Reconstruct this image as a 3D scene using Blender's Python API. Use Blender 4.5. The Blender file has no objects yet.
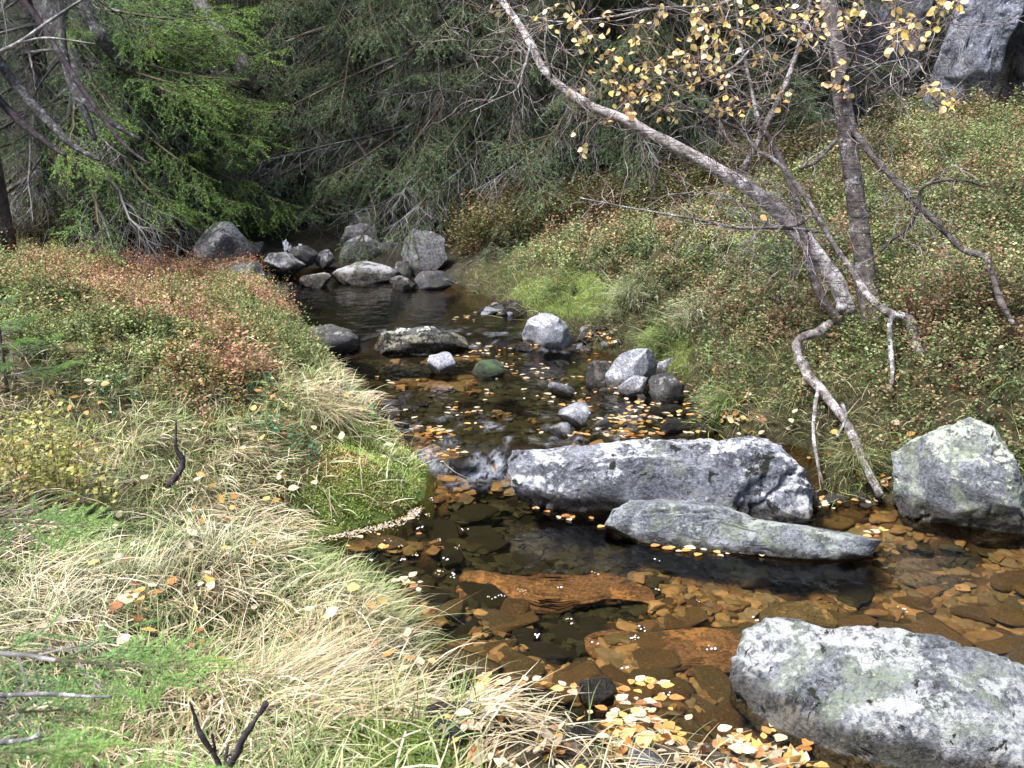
import bpy, math
import numpy as np
from mathutils import Vector, Euler

R = math.radians
rng = np.random.default_rng(7)
SC = bpy.context.scene
COL = SC.collection
F, CX, CY, CAMH, PITCH = 1000.0, 512.0, 384.0, 1.5, R(14.25)
CAM = np.array([0, 0, CAMH])
FWD = np.array([0, math.cos(PITCH), -math.sin(PITCH)])
UPV = np.array([0, math.sin(PITCH), math.cos(PITCH)])
RGT = np.array([1.0, 0, 0])

# ------------------------------------------------------------------ camera geometry
def ray(px, py): return FWD + RGT * (px - CX) / F + UPV * (CY - py) / F
def at(px, py, d): return CAM + ray(px, py) * d
def at_z(px, py, z):
    r = ray(px, py)
    return CAM + r * ((z - CAMH) / r[2])
def project(P):
    q = np.asarray(P) - CAM
    d = np.maximum(q @ FWD, 0.05)
    return CX + F * (q @ RGT) / d, CY - F * (q @ UPV) / d, q @ FWD

# ------------------------------------------------------------------ noise
def _hash(x, y, z, s):
    n = (x * 374761393 + y * 668265263 + z * 1442695041 + s * 974634777) & 0xFFFFFFFF
    n = ((n ^ (n >> 13)) * 1274126177) & 0xFFFFFFFF
    n = ((n ^ (n >> 16)) * 2246822519) & 0xFFFFFFFF
    return ((n ^ (n >> 15)) & 0xFFFFFF) / 8388607.5 - 1.0
def vnoise(p, s=0):
    p = np.asarray(p, float); i = np.floor(p).astype(np.int64); f = p - i
    f = f * f * f * (f * (f * 6 - 15) + 10)
    x, y, z = i[:, 0], i[:, 1], i[:, 2]; r = 0
    for a in (0, 1):
        for b in (0, 1):
            for c in (0, 1):
                w = (f[:, 0] if a else 1 - f[:, 0]) * (f[:, 1] if b else 1 - f[:, 1]) * (f[:, 2] if c else 1 - f[:, 2])
                r = r + w * _hash(x + a, y + b, z + c, s)
    return r
def fbm(p, o=4, s=0, g=.5):
    r, a = 0, 1.0
    for k in range(o):
        r = r + a * vnoise(np.asarray(p) * 2.03 ** k + 17.3 * k, s + k); a *= g
    return r
def fbm2(x, y, sc, o=3, s=0):
    return fbm(np.stack([np.ravel(x) * sc, np.ravel(y) * sc, np.full(np.size(x), .37)], 1), o, s).reshape(np.shape(x))
def sstep(a, b, x):
    t = np.clip((x - a) / (b - a), 0, 1); return t * t * (3 - 2 * t)
def unit(v): return v / np.maximum(np.linalg.norm(v, axis=-1, keepdims=True), 1e-9)

# ------------------------------------------------------------------ mesh building
class MB:
    def __init__(s): s.v = []; s.q = []; s.t = []; s.qm = []; s.tm = []; s.c = []; s.n = 0
    def add(s, v, quads=None, tris=None, m=0, c=(1, 1, 1)):
        v = np.asarray(v, float).reshape(-1, 3)
        c = np.asarray(c, float)
        if c.ndim == 1: c = np.tile(c, (len(v), 1))
        s.v.append(v); s.c.append(c)
        if quads is not None and len(quads): q = np.asarray(quads).reshape(-1, 4) + s.n; s.q.append(q); s.qm.append(np.full(len(q), m))
        if tris is not None and len(tris): t = np.asarray(tris).reshape(-1, 3) + s.n; s.t.append(t); s.tm.append(np.full(len(t), m))
        s.n += len(v)
    def mesh(s, name, mats, smooth=True):
        V = np.concatenate(s.v); C = np.concatenate(s.c)
        Q = np.concatenate(s.q) if s.q else np.zeros((0, 4), int); T = np.concatenate(s.t) if s.t else np.zeros((0, 3), int)
        mi = np.concatenate((s.qm or [np.zeros(0, int)]) + (s.tm or [np.zeros(0, int)])) if (s.q or s.t) else np.zeros(0, int)
        me = bpy.data.meshes.new(name)
        me.vertices.add(len(V)); me.vertices.foreach_set('co', V.astype(np.float32).ravel())
        li = np.concatenate([Q.ravel(), T.ravel()]).astype(np.int32)
        me.loops.add(len(li)); me.loops.foreach_set('vertex_index', li)
        ls = np.concatenate([np.arange(len(Q)) * 4, len(Q) * 4 + np.arange(len(T)) * 3]).astype(np.int32)
        me.polygons.add(len(ls)); me.polygons.foreach_set('loop_start', ls)
        me.polygons.foreach_set('material_index', mi.astype(np.int32))
        me.polygons.foreach_set('use_smooth', np.full(len(ls), smooth))
        a = me.attributes.new('col', 'FLOAT_COLOR', 'POINT')
        a.data.foreach_set('color', np.concatenate([C, np.ones((len(C), 1))], 1).astype(np.float32).ravel())
        for m in (mats if isinstance(mats, (list, tuple)) else [mats]): me.materials.append(m)
        me.update(calc_edges=True)
        return me

def link(name, me, parent=None, loc=None, rot=None, scale=None):
    o = bpy.data.objects.new(name, me); COL.objects.link(o)
    if parent is not None: o.parent = parent
    if loc is not None: o.location = Vector([float(x) for x in loc])
    if rot is not None: o.rotation_euler = Euler([float(x) for x in rot])
    if scale is not None: o.scale = (scale,) * 3 if np.isscalar(scale) else scale
    return o
def tag(o, label=None, cat=None, group=None, kind=None):
    if label: o['label'] = label
    if cat: o['category'] = cat
    if group: o['group'] = group
    if kind: o['kind'] = kind
    return o
def thing(name, label, cat, loc=(0, 0, 0), group=None):
    return tag(link(name, None, loc=loc), label, cat, group)

def catmull(P, n=6):
    P = np.asarray(P, float); Q = np.vstack([2 * P[0] - P[1], P, 2 * P[-1] - P[-2]]); out = []
    for i in range(1, len(Q) - 2):
        t = np.linspace(0, 1, n, endpoint=False)[:, None]; a, b, c, d = Q[i - 1], Q[i], Q[i + 1], Q[i + 2]
        out.append(.5 * (2 * b + (c - a) * t + (2 * a - 5 * b + 4 * c - d) * t ** 2 + (3 * b - a - 3 * c + d) * t ** 3))
    out.append(P[-1:]); return np.vstack(out)
def tube(mb, P, rad, sides=8, m=0, c=(1, 1, 1), rough=0., seed=0):
    P = np.asarray(P, float); n = len(P); rad = np.broadcast_to(rad, (n,)).astype(float)
    T = unit(np.gradient(P, axis=0)); ref = np.array([.31, .17, .93])
    if abs(T[0] @ ref) > .9: ref = np.array([1., .1, 0])
    N = unit(np.cross(T, ref)); B = np.cross(T, N)
    a = np.linspace(0, 2 * np.pi, sides, endpoint=False)
    ring = N[:, None] * np.cos(a)[None, :, None] + B[:, None] * np.sin(a)[None, :, None]
    V = P[:, None] + ring * rad[:, None, None]
    if rough:
        k = fbm(V.reshape(-1, 3) * (0.35 / max(rad.max(), 1e-3)), 3, seed).reshape(n, sides)
        V = P[:, None] + ring * (rad[:, None] * (1 + rough * k))[:, :, None]
    V = V.reshape(-1, 3)
    i = np.arange(n - 1)[:, None] * sides; j = np.arange(sides)[None]; jn = (j + 1) % sides
    q = np.stack([i + j, i + jn, i + sides + jn, i + sides + j], -1).reshape(-1, 4)
    V = np.vstack([V, P[:1], P[-1:]])
    jj = np.arange(sides); t0 = np.stack([(jj + 1) % sides, jj, np.full(sides, n * sides)], 1)
    t1 = np.stack([(n - 1) * sides + jj, (n - 1) * sides + (jj + 1) % sides, np.full(sides, n * sides + 1)], 1)
    mb.add(V, q, np.vstack([t0, t1]), m, c)
def prisms(mb, P0, P1, r0, r1, m=0, c=(1, 1, 1)):
    P0 = np.asarray(P0); P1 = np.asarray(P1); n = len(P0); T = unit(P1 - P0)
    ref = np.where(np.abs(T[:, 2:3]) > .9, [[1., 0, 0]], [[0, 0, 1.]]); N = unit(np.cross(T, ref)); B = np.cross(T, N)
    a = np.array([0, 2.094, 4.189]); ring = N[:, None] * np.cos(a)[None, :, None] + B[:, None] * np.sin(a)[None, :, None]
    V = np.concatenate([P0[:, None] + ring * np.asarray(r0)[:, None, None], P1[:, None] + ring * np.asarray(r1)[:, None, None]], 1)
    b = np.arange(n)[:, None] * 6; q = np.array([[0, 1, 4, 3], [1, 2, 5, 4], [2, 0, 3, 5]])
    c = np.asarray(c, float)
    if c.ndim == 2: c = np.repeat(c, 6, 0)
    mb.add(V.reshape(-1, 3), (b[:, None] + q[None]).reshape(-1, 4), None, m, c)
def leaves6(mb, P, D, N, L, W, c, m=0, fold=.12, curl=.1):
    n = len(P); L = np.broadcast_to(L, (n,))[:, None]; W = np.broadcast_to(W, (n,))[:, None]
    D = unit(D); S = unit(np.cross(D, N)); N = np.cross(S, D)
    def pt(t, w): return P + D * L * t + S * W * w + N * (abs(w) * 2 * fold * W + curl * L * t * t)
    V = np.stack([pt(0, 0), pt(.12, .32), pt(.40, .50), pt(.74, .30), pt(1, 0), pt(.74, -.30), pt(.40, -.50), pt(.12, -.32), pt(.42, 0)], 1)
    b = np.arange(n)[:, None] * 9; q = np.array([[0, 1, 2, 8], [8, 2, 3, 4], [8, 4, 5, 6], [0, 8, 6, 7]])
    c = np.asarray(c, float)
    if c.ndim == 2: c = np.repeat(c, 9, 0)
    mb.add(V.reshape(-1, 3), (b[:, None] + q[None]).reshape(-1, 4), None, m, c)
def leaves4(mb, P, D, N, L, W, c, m=0):
    n = len(P); L = np.broadcast_to(L, (n,))[:, None]; W = np.broadcast_to(W, (n,))[:, None]
    D = unit(D); S = unit(np.cross(D, N))
    V = np.stack([P, P + D * L * .5 + S * W * .5, P + D * L, P + D * L * .5 - S * W * .5], 1)
    q = np.arange(n)[:, None] * 4 + np.arange(4)[None]
    c = np.asarray(c, float)
    if c.ndim == 2: c = np.repeat(c, 4, 0)
    mb.add(V.reshape(-1, 3), q, None, m, c)

# ------------------------------------------------------------------ materials
class NT:
    def __init__(s, name):
        s.m = bpy.data.materials.new(name); s.m.use_nodes = True; s.t = s.m.node_tree; s.t.nodes.clear()
        s.out = s.n('ShaderNodeOutputMaterial')
    def n(s, typ, **kw):
        k = s.t.nodes.new(typ)
        for a, b in kw.items(): setattr(k, a, b)
        return k
    def l(s, a, b): s.t.links.new(a, b)
    def set(s, node, **kw):
        for a, b in kw.items():
            i = node.inputs[a.replace('_', ' ')]
            if hasattr(b, 'is_output'): s.l(b, i)
            else: i.default_value = b
        return node
    def noise(s, vec, scale, detail=4, rough=.6, dist=0):
        k = s.n('ShaderNodeTexNoise'); s.l(vec, k.inputs['Vector'])
        s.set(k, Scale=scale, Detail=detail, Roughness=rough, Distortion=dist); return k.outputs['Fac']
    def ramp(s, fac, stops):
        k = s.n('ShaderNodeValToRGB'); s.l(fac, k.inputs[0]); e = k.color_ramp.elements
        while len(e) < len(stops): e.new(.5)
        for i, (p, c) in enumerate(stops):
            e[i].position = p; e[i].color = (*c, 1) if len(c) == 3 else c
        return k.outputs[0]
    def step(s, fac, a, b): return s.ramp(fac, [(a, (0, 0, 0)), (b, (1, 1, 1))])
    def mix(s, fac, a, b, mode='MIX'):
        k = s.n('ShaderNodeMix', data_type='RGBA', blend_type=mode); 
        for i, x in ((0, fac), (6, a), (7, b)):
            if hasattr(x, 'is_output'): s.l(x, k.inputs[i])
            elif i == 0: k.inputs[0].default_value = x
            else: k.inputs[i].default_value = (*x, 1)
        return k.outputs[2]
    def math(s, op, a, b=0.):
        k = s.n('ShaderNodeMath', operation=op)
        for i, x in ((0, a), (1, b)):
            if hasattr(x, 'is_output'): s.l(x, k.inputs[i])
            else: k.inputs[i].default_value = x
        return k.outputs[0]
    def bump(s, h, strength, dist=.02, normal=None):
        k = s.n('ShaderNodeBump'); s.l(h, k.inputs['Height']); k.inputs['Strength'].default_value = strength; k.inputs['Distance'].default_value = dist
        if normal is not None: s.l(normal, k.inputs['Normal'])
        return k.outputs[0]
    def done(s, sh): s.l(sh, s.out.inputs['Surface']); return s.m

def mat_leaf(name, rough=.5, trans=.3, spec=.3, var=.35, vs=25):
    t = NT(name); a = t.n('ShaderNodeAttribute', attribute_name='col'); g = t.n('ShaderNodeNewGeometry')
    v = t.ramp(t.noise(g.outputs['Position'], vs, 3), [(.25, (1 - var,) * 3), (.75, (1 + var,) * 3)])
    c = t.mix(1., a.outputs['Color'], v, 'MULTIPLY')
    p = t.n('ShaderNodeBsdfPrincipled'); t.set(p, Base_Color=c, Roughness=rough, Specular_IOR_Level=spec)
    if not trans: return t.done(p.outputs[0])
    tr = t.n('ShaderNodeBsdfTranslucent'); t.l(c, tr.inputs['Color']); mx = t.n('ShaderNodeMixShader'); mx.inputs[0].default_value = trans
    t.l(p.outputs[0], mx.inputs[1]); t.l(tr.outputs[0], mx.inputs[2]); return t.done(mx.outputs[0])

def mat_rock(name, dark=(.10, .105, .12), light=(.30, .31, .34), lichen=.5, lcol=(.62, .63, .60), green=.3, gcol=(.30, .34, .20), moss=.35, sc=1., wet=0.0, wetz=None, moss_col=(.012, .015, .008)):
    t = NT(name); tc = t.n('ShaderNodeTexCoord'); oi = t.n('ShaderNodeObjectInfo')
    off = t.n('ShaderNodeVectorMath', operation='MULTIPLY_ADD'); t.l(oi.outputs['Random'], off.inputs[0]); off.inputs[1].default_value = (37, 51, 23)
    t.l(tc.outputs['Object'], off.inputs[2]); V = off.outputs[0]
    n1 = t.noise(V, 6 * sc, 8, .65, .4); n2 = t.noise(V, 26 * sc, 8, .7); n3 = t.noise(V, 3.2 * sc, 5, .6, .8); n4 = t.noise(V, 90 * sc, 4, .7)
    c = t.mix(t.step(n1, .36, .66), dark, light)
    n5 = t.noise(V, 48 * sc, 7, .75, .3); c = t.mix(t.math('MULTIPLY', t.step(n5, .56, .40), .8), c, tuple(x * .38 for x in dark)) if False else t.mix(t.math('MULTIPLY', t.math('SUBTRACT', 1., t.step(n5, .38, .52)), .85), c, tuple(x * .4 for x in dark)); c = t.mix(t.math('MULTIPLY', t.step(n5, .55, .66), .6), c, tuple(min(.7, x * 1.7) for x in light))
    gm = t.math('MULTIPLY', t.step(t.noise(V, 4.5 * sc, 6, .6, .6), .62 - .25 * green, .74 - .2 * green), t.step(n2, .3, .6)); c = t.mix(t.math('MULTIPLY', gm, .75), c, gcol)
    vo = t.n('ShaderNodeTexVoronoi'); vo.feature = 'F1'; t.l(V, vo.inputs['Vector']); vo.inputs['Scale'].default_value = 9 * sc
    ge = t.n('ShaderNodeNewGeometry'); sp = t.n('ShaderNodeSeparateXYZ'); t.l(ge.outputs['Normal'], sp.inputs[0])
    up = t.step(sp.outputs['Z'], .0, .9)          # lichen prefers the faces open to the sky
    lm = t.math('ADD', t.math('MULTIPLY', n2, .42), t.math('MULTIPLY', n3, .58)); lm = t.math('ADD', lm, t.math('MULTIPLY', up, .10))
    lmask = t.step(lm, .675 - .17 * lichen, .705 - .16 * lichen); c = t.mix(t.math('MULTIPLY', lmask, .85), c, t.mix(n4, lcol, tuple(x * .7 for x in lcol)))
    vm = t.math('MULTIPLY', t.math('SUBTRACT', 1., t.step(t.math('ADD', vo.outputs['Distance'], t.math('MULTIPLY', t.math('SUBTRACT', n2, .5), .7)), .17, .21)), t.step(n3, .60 - .25 * lichen, .66 - .25 * lichen)); c = t.mix(t.math('MULTIPLY', vm, .8), c, t.mix(n4, lcol, tuple(x * .75 for x in lcol)))
    mm = t.math('ADD', t.noise(V, 8 * sc, 6, .65, .7), t.math('MULTIPLY', t.noise(V, 40 * sc, 3), .12)); mmask = t.step(mm, .86 - .28 * moss, .88 - .27 * moss)
    c = t.mix(mmask, c, moss_col)
    cr = t.n('ShaderNodeTexVoronoi'); cr.feature = 'DISTANCE_TO_EDGE'; dv = t.n('ShaderNodeVectorMath', operation='ADD')
    nc = t.n('ShaderNodeTexNoise'); t.l(V, nc.inputs['Vector']); nc.inputs['Scale'].default_value = 5 * sc; nc.inputs['Detail'].default_value = 5
    t.l(nc.outputs['Color'], dv.inputs[0]); mp = t.n('ShaderNodeMapping'); t.l(V, mp.inputs['Vector']); mp.inputs['Rotation'].default_value = (.3, .5, .2); mp.inputs['Scale'].default_value = (.7, 1., 2.2)
    t.l(mp.outputs[0], dv.inputs[1]); t.l(dv.outputs[0], cr.inputs['Vector']); cr.inputs['Scale'].default_value = 2.6 * sc
    crack = t.ramp(cr.outputs['Distance'], [(0, (0, 0, 0)), (.018, (1, 1, 1))]); crack = t.math('MAXIMUM', crack, t.step(n1, .44, .56)); c = t.mix(t.math('MULTIPLY', t.math('SUBTRACT', 1., crack), .45), c, (.03, .03, .032))
    ro = .75
    if wetz is not None or wet:
        z = t.n('ShaderNodeSeparateXYZ'); t.l(ge.outputs['Position'], z.inputs[0])
        w = t.math('SUBTRACT', 1., t.step(t.math('ADD', z.outputs['Z'], t.math('MULTIPLY', t.math('SUBTRACT', n1, .5), .10)), (wetz or 0) - .0, (wetz or 0) + .035)) if wetz is not None else wet
        c = t.mix(w, c, t.mix(1., c, (.32, .29, .25), 'MULTIPLY')); ro = t.math('SUBTRACT', .75, t.math('MULTIPLY', w, .5))
    h = t.math('ADD', t.math('ADD', t.math('MULTIPLY', n1, .5), t.math('MULTIPLY', n2, .35)), t.math('ADD', t.math('ADD', t.math('MULTIPLY', n4, .16), t.math('MULTIPLY', n5, .38)), t.math('ADD', t.math('MULTIPLY', crack, .25), t.math('MULTIPLY', mmask, .12))))
    p = t.n('ShaderNodeBsdfPrincipled'); t.set(p, Base_Color=c, Roughness=ro, Specular_IOR_Level=.35, Normal=t.bump(h, 1., .06 / sc)); return t.done(p.outputs[0])

def mat_bark(name, base, dark, lichen, la=.5, sc=1., ring=0.):
    t = NT(name); tc = t.n('ShaderNodeTexCoord'); V = tc.outputs['Object']
    n1 = t.noise(V, 14 * sc, 6, .65, .5); n2 = t.noise(V, 60 * sc, 5, .7); n3 = t.noise(V, 7 * sc, 5, .6)
    c = t.mix(t.step(n1, .35, .65), dark, base); c = t.mix(t.math('MULTIPLY', t.step(t.math('ADD', t.math('MULTIPLY', n2, .5), t.math('MULTIPLY', n3, .5)), .62 - .2 * la, .68 - .18 * la), .85), c, lichen)
    h = t.math('ADD', n1, t.math('MULTIPLY', n2, .6))
    if ring:
        mp = t.n('ShaderNodeMapping'); t.l(V, mp.inputs['Vector']); mp.inputs['Scale'].default_value = (3, 3, 34)
        r = t.step(t.noise(mp.outputs[0], 3., 4, .6), .56, .66); c = t.mix(t.math('MULTIPLY', r, ring), c, tuple(x * .45 for x in dark)); h = t.math('SUBTRACT', h, t.math('MULTIPLY', r, .4))
    p = t.n('ShaderNodeBsdfPrincipled'); t.set(p, Base_Color=c, Roughness=.85, Specular_IOR_Level=.2, Normal=t.bump(h, .9, .012)); return t.done(p.outputs[0])

def mat_plain(name, c, rough=.8, spec=.2, vs=30, var=.3):
    t = NT(name); g = t.n('ShaderNodeNewGeometry'); n = t.noise(g.outputs['Position'], vs, 5)
    cc = t.ramp(n, [(.3, tuple(x * (1 - var) for x in c)), (.7, tuple(min(1, x * (1 + var)) for x in c))])
    p = t.n('ShaderNodeBsdfPrincipled'); t.set(p, Base_Color=cc, Roughness=rough, Specular_IOR_Level=spec, Normal=t.bump(n, .5, .01)); return t.done(p.outputs[0])

M_GRASS = mat_leaf('grass_blade', .55, .25, .35, .25, 8)
M_SHRUB = mat_leaf('shrub_leaf', .5, .3, .35, .3, 6)
M_NEEDLE = mat_leaf('spruce_needle', .55, .15, .25, .3, 3)
M_BIRCHLEAF = mat_leaf('birch_leaf', .45, .4, .35, .30, 75)
M_TWIG = mat_leaf('bare_twig', .85, 0, .2, .35, 30)
M_BIRCH = mat_bark('birch_bark', (.46, .43, .44), (.10, .085, .09), (.72, .71, .73), .6, 1.6, .8)
M_BIRCHDARK = mat_bark('grey_birch_bark', (.15, .13, .13), (.035, .03, .03), (.40, .40, .43), .42, 1.8, .7)
M_ROOT = mat_bark('root_bark', (.20, .18, .18), (.045, .038, .038), (.50, .49, .53), .5, 2.2)
M_SPRUCE = mat_bark('spruce_bark', (.11, .095, .09), (.035, .03, .028), (.26, .26, .28), .45, .8)
M_DEAD = mat_bark('dead_wood', (.19, .185, .19), (.05, .048, .05), (.46, .47, .48), .5, 2.2)
M_LICHENED = mat_bark('lichened_bark', (.10, .095, .10), (.025, .024, .026), (.36, .37, .38), .45, 3.)
M_DARKTWIG = mat_bark('dark_twig_bark', (.075, .06, .07), (.02, .017, .02), (.2, .2, .2), .3, 2)

# ------------------------------------------------------------------ terrain
def lvl(py): return 0. if py > 458 else (.10 if py > 346 else .16)
def chain(pts): return np.array([at_z(px, py, lvl(py))[:2] for px, py in pts])
CH_FAR = chain([(262, 279), (300, 268), (352, 270), (400, 275), (455, 284)])
CH_RIGHT = np.vstack([chain([(455, 284), (492, 300), (540, 322), (590, 340), (640, 362), (690, 395), (712, 428), (750, 448), (800, 468), (835, 492), (885, 502), (930, 514), (1024, 524)]), [[3.2, 3.55], [6, 3.2], [14, 2.5]]])
CH_NEAR = np.vstack([[[14, .9], [5, 1.4], [2.2, 1.75]], chain([(900, 800), (715, 742), (640, 736), (560, 712), (500, 706), (446, 700)])])
CH_LEFT = chain([(446, 700), (432, 668), (412, 630), (382, 600), (335, 572), (300, 552), (308, 539), (350, 531), (396, 519), (424, 500), (430, 474), (412, 445), (372, 407), (338, 374), (318, 347), (300, 322), (276, 300), (262, 279)])
CHS = [CH_FAR, CH_RIGHT, CH_NEAR, CH_LEFT]
POLY = np.vstack([c[:-1] for c in CHS])
def dist_chain(X, Y, C):
    d = np.full(X.shape, 1e9)
    for a, b in zip(C[:-1], C[1:]):
        ab = b - a; t = np.clip(((X - a[0]) * ab[0] + (Y - a[1]) * ab[1]) / max(ab @ ab, 1e-9), 0, 1)
        d = np.minimum(d, np.hypot(X - a[0] - t * ab[0], Y - a[1] - t * ab[1]))
    return d
def inside(X, Y, P):
    r = np.zeros(X.shape, bool); n = len(P)
    for i in range(n):
        x0, y0 = P[i]; x1, y1 = P[(i + 1) % n]
        if y0 == y1: continue
        c = ((y0 > Y) != (y1 > Y)) & (X < (x1 - x0) * (Y - y0) / (y1 - y0) + x0); r ^= c
    return r
def zwater(y, x=0):
    w = .09 * np.sin(x * 5 + 1.) + .05 * np.sin(x * 11)
    return .10 * sstep(4.12, 4.45, y + w) + .06 * sstep(6.35, 6.6, y + w)
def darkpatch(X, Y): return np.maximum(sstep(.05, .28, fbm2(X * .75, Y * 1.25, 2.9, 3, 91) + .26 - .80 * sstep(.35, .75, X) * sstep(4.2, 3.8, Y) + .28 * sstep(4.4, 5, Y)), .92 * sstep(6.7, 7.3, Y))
def terrain(X, Y):
    X = np.asarray(X, float); Y = np.asarray(Y, float)
    d = [dist_chain(X, Y, c) for c in CHS]; ins = inside(X, Y, POLY); zw = zwater(Y, X)
    w = [1 / (k + .06) ** 3 for k in d]; W = sum(w); dm = np.minimum.reduce(d)
    n1 = fbm2(X, Y, .9, 3, 5); n2 = fbm2(X, Y, 3.3, 3, 15); n3 = fbm2(X, Y, 11, 2, 25)
    hf = .03 * (1 - np.exp(-d[0] / .35)) + .09 * d[0]
    dr = d[1]; hr = .13 * (1 - np.exp(-dr / .12)) + .36 * np.minimum(dr, 5.5) + .27 * np.clip(dr - 1.9, 0, 3.2) + .12 * np.maximum(dr - 5.5, 0)
    hn = .07 * d[2] + .22 * sstep(.35, 1.4, d[2])
    hl = .25 * (1 - np.exp(-d[3] / .3)) * (1 - .7 * sstep(6, 8.4, Y)) + .075 * np.minimum(d[3], 4) - .42 * sstep(5.0, 8, Y) * sstep(.2, 1, d[3])
    hr = hr + (.14 * np.abs(fbm2(X, Y, 2.1, 2, 36)) + .05 * np.abs(fbm2(X, Y, 5, 2, 37))) * sstep(.15, .7, dr)
    hl = hl + .07 * np.abs(fbm2(X, Y, 3.6, 2, 35)) * sstep(.1, .5, d[3])
    out = (hf * w[0] + hr * w[1] + hn * w[2] + hl * w[3]) / W + zw
    out = out + (n1 * .10 + n2 * .045 + n3 * .012) * sstep(0, .5, dm)
    far = np.maximum(Y - 13, 0); out = out + .12 * np.minimum(far, 12) + .45 * np.maximum(Y - 26, 0) + .25 * np.maximum(np.abs(X) - 12, 0)
    dep = .035 + .20 * (1 - np.exp(-dm / .35)); dep = dep * (.65 + .35 * sstep(0, 1, -n1 + .5))
    bed = zw - dep - .30 * sstep(6.75, 7.3, Y) * sstep(0.02, .5, dm) - .05 * sstep(.3, 1, darkpatch(X, Y)) + n2 * .025 + n3 * .008
    return np.where(ins, bed, out), ins, dm, w / W
# fast lookup grid
GX = np.arange(-9, 10, .04); GY = np.arange(.2, 19, .04)
_gx, _gy = np.meshgrid(GX, GY); _gz, _gin, _gd, _gw = terrain(_gx, _gy)
def H(x, y):
    x = np.asarray(x, float); y = np.asarray(y, float)
    u = np.clip((x - GX[0]) / .04, 0, len(GX) - 1.001); v = np.clip((y - GY[0]) / .04, 0, len(GY) - 1.001)
    i = u.astype(int); j = v.astype(int); a = u - i; b = v - j
    return (_gz[j, i] * (1 - a) + _gz[j, i + 1] * a) * (1 - b) + (_gz[j + 1, i] * (1 - a) + _gz[j + 1, i + 1] * a) * b
def isin(x, y): return inside(np.asarray(x, float), np.asarray(y, float), POLY)
def side(x, y):      # 0 far 1 right 2 near 3 left
    x = np.asarray(x, float); y = np.asarray(y, float)
    return np.argmin(np.stack([dist_chain(x, y, c) for c in CHS]), 0)
def dwater(x, y): return np.minimum.reduce([dist_chain(np.asarray(x, float), np.asarray(y, float), c) for c in CHS])
def Hs(x, y): return np.maximum(H(x, y), np.where(isin(x, y), zwater(np.asarray(y), np.asarray(x)), -9))
def ground(px, py, water=True):
    r = ray(px, py); t = np.arange(1.2, 22, .01); P = CAM + r[None] * t[:, None]
    g = Hs(P[:, 0], P[:, 1]) if water else H(P[:, 0], P[:, 1])
    k = np.argmax(P[:, 2] < g); 
    if P[k, 2] >= g[k]: k = len(t) - 1
    return P[k], t[k]

def pxpoly(P, poly):
    px, py, d = project(P); px = np.clip(px, 3, 1020); py = np.clip(py, 3, 765); return inside(px, py, np.array(poly, float))
MOSS_L = [(315, 470), (330, 440), (362, 410), (392, 392), (425, 450), (440, 490), (420, 515), (330, 540), (290, 525), (300, 495)]
MOSS_F = [(335, 660), (400, 655), (440, 700), (500, 768), (330, 768), (320, 700)]
HEATH = [(0, 245), (262, 270), (300, 320), (325, 365), (255, 380), (240, 395), (150, 395), (90, 380), (0, 350)]
MOSS_R = [(505, 300), (520, 280), (600, 272), (640, 290), (620, 315), (560, 318)]
MOSS_R2 = [(720, 380), (780, 345), (840, 315), (900, 330), (925, 420), (880, 490), (800, 480), (720, 430)]
MOSS_R4 = [(455, 275), (500, 262), (560, 268), (600, 280), (560, 300), (500, 300)]
MOSS_R3 = [(635, 345), (650, 320), (690, 330), (690, 375), (655, 370)]

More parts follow.
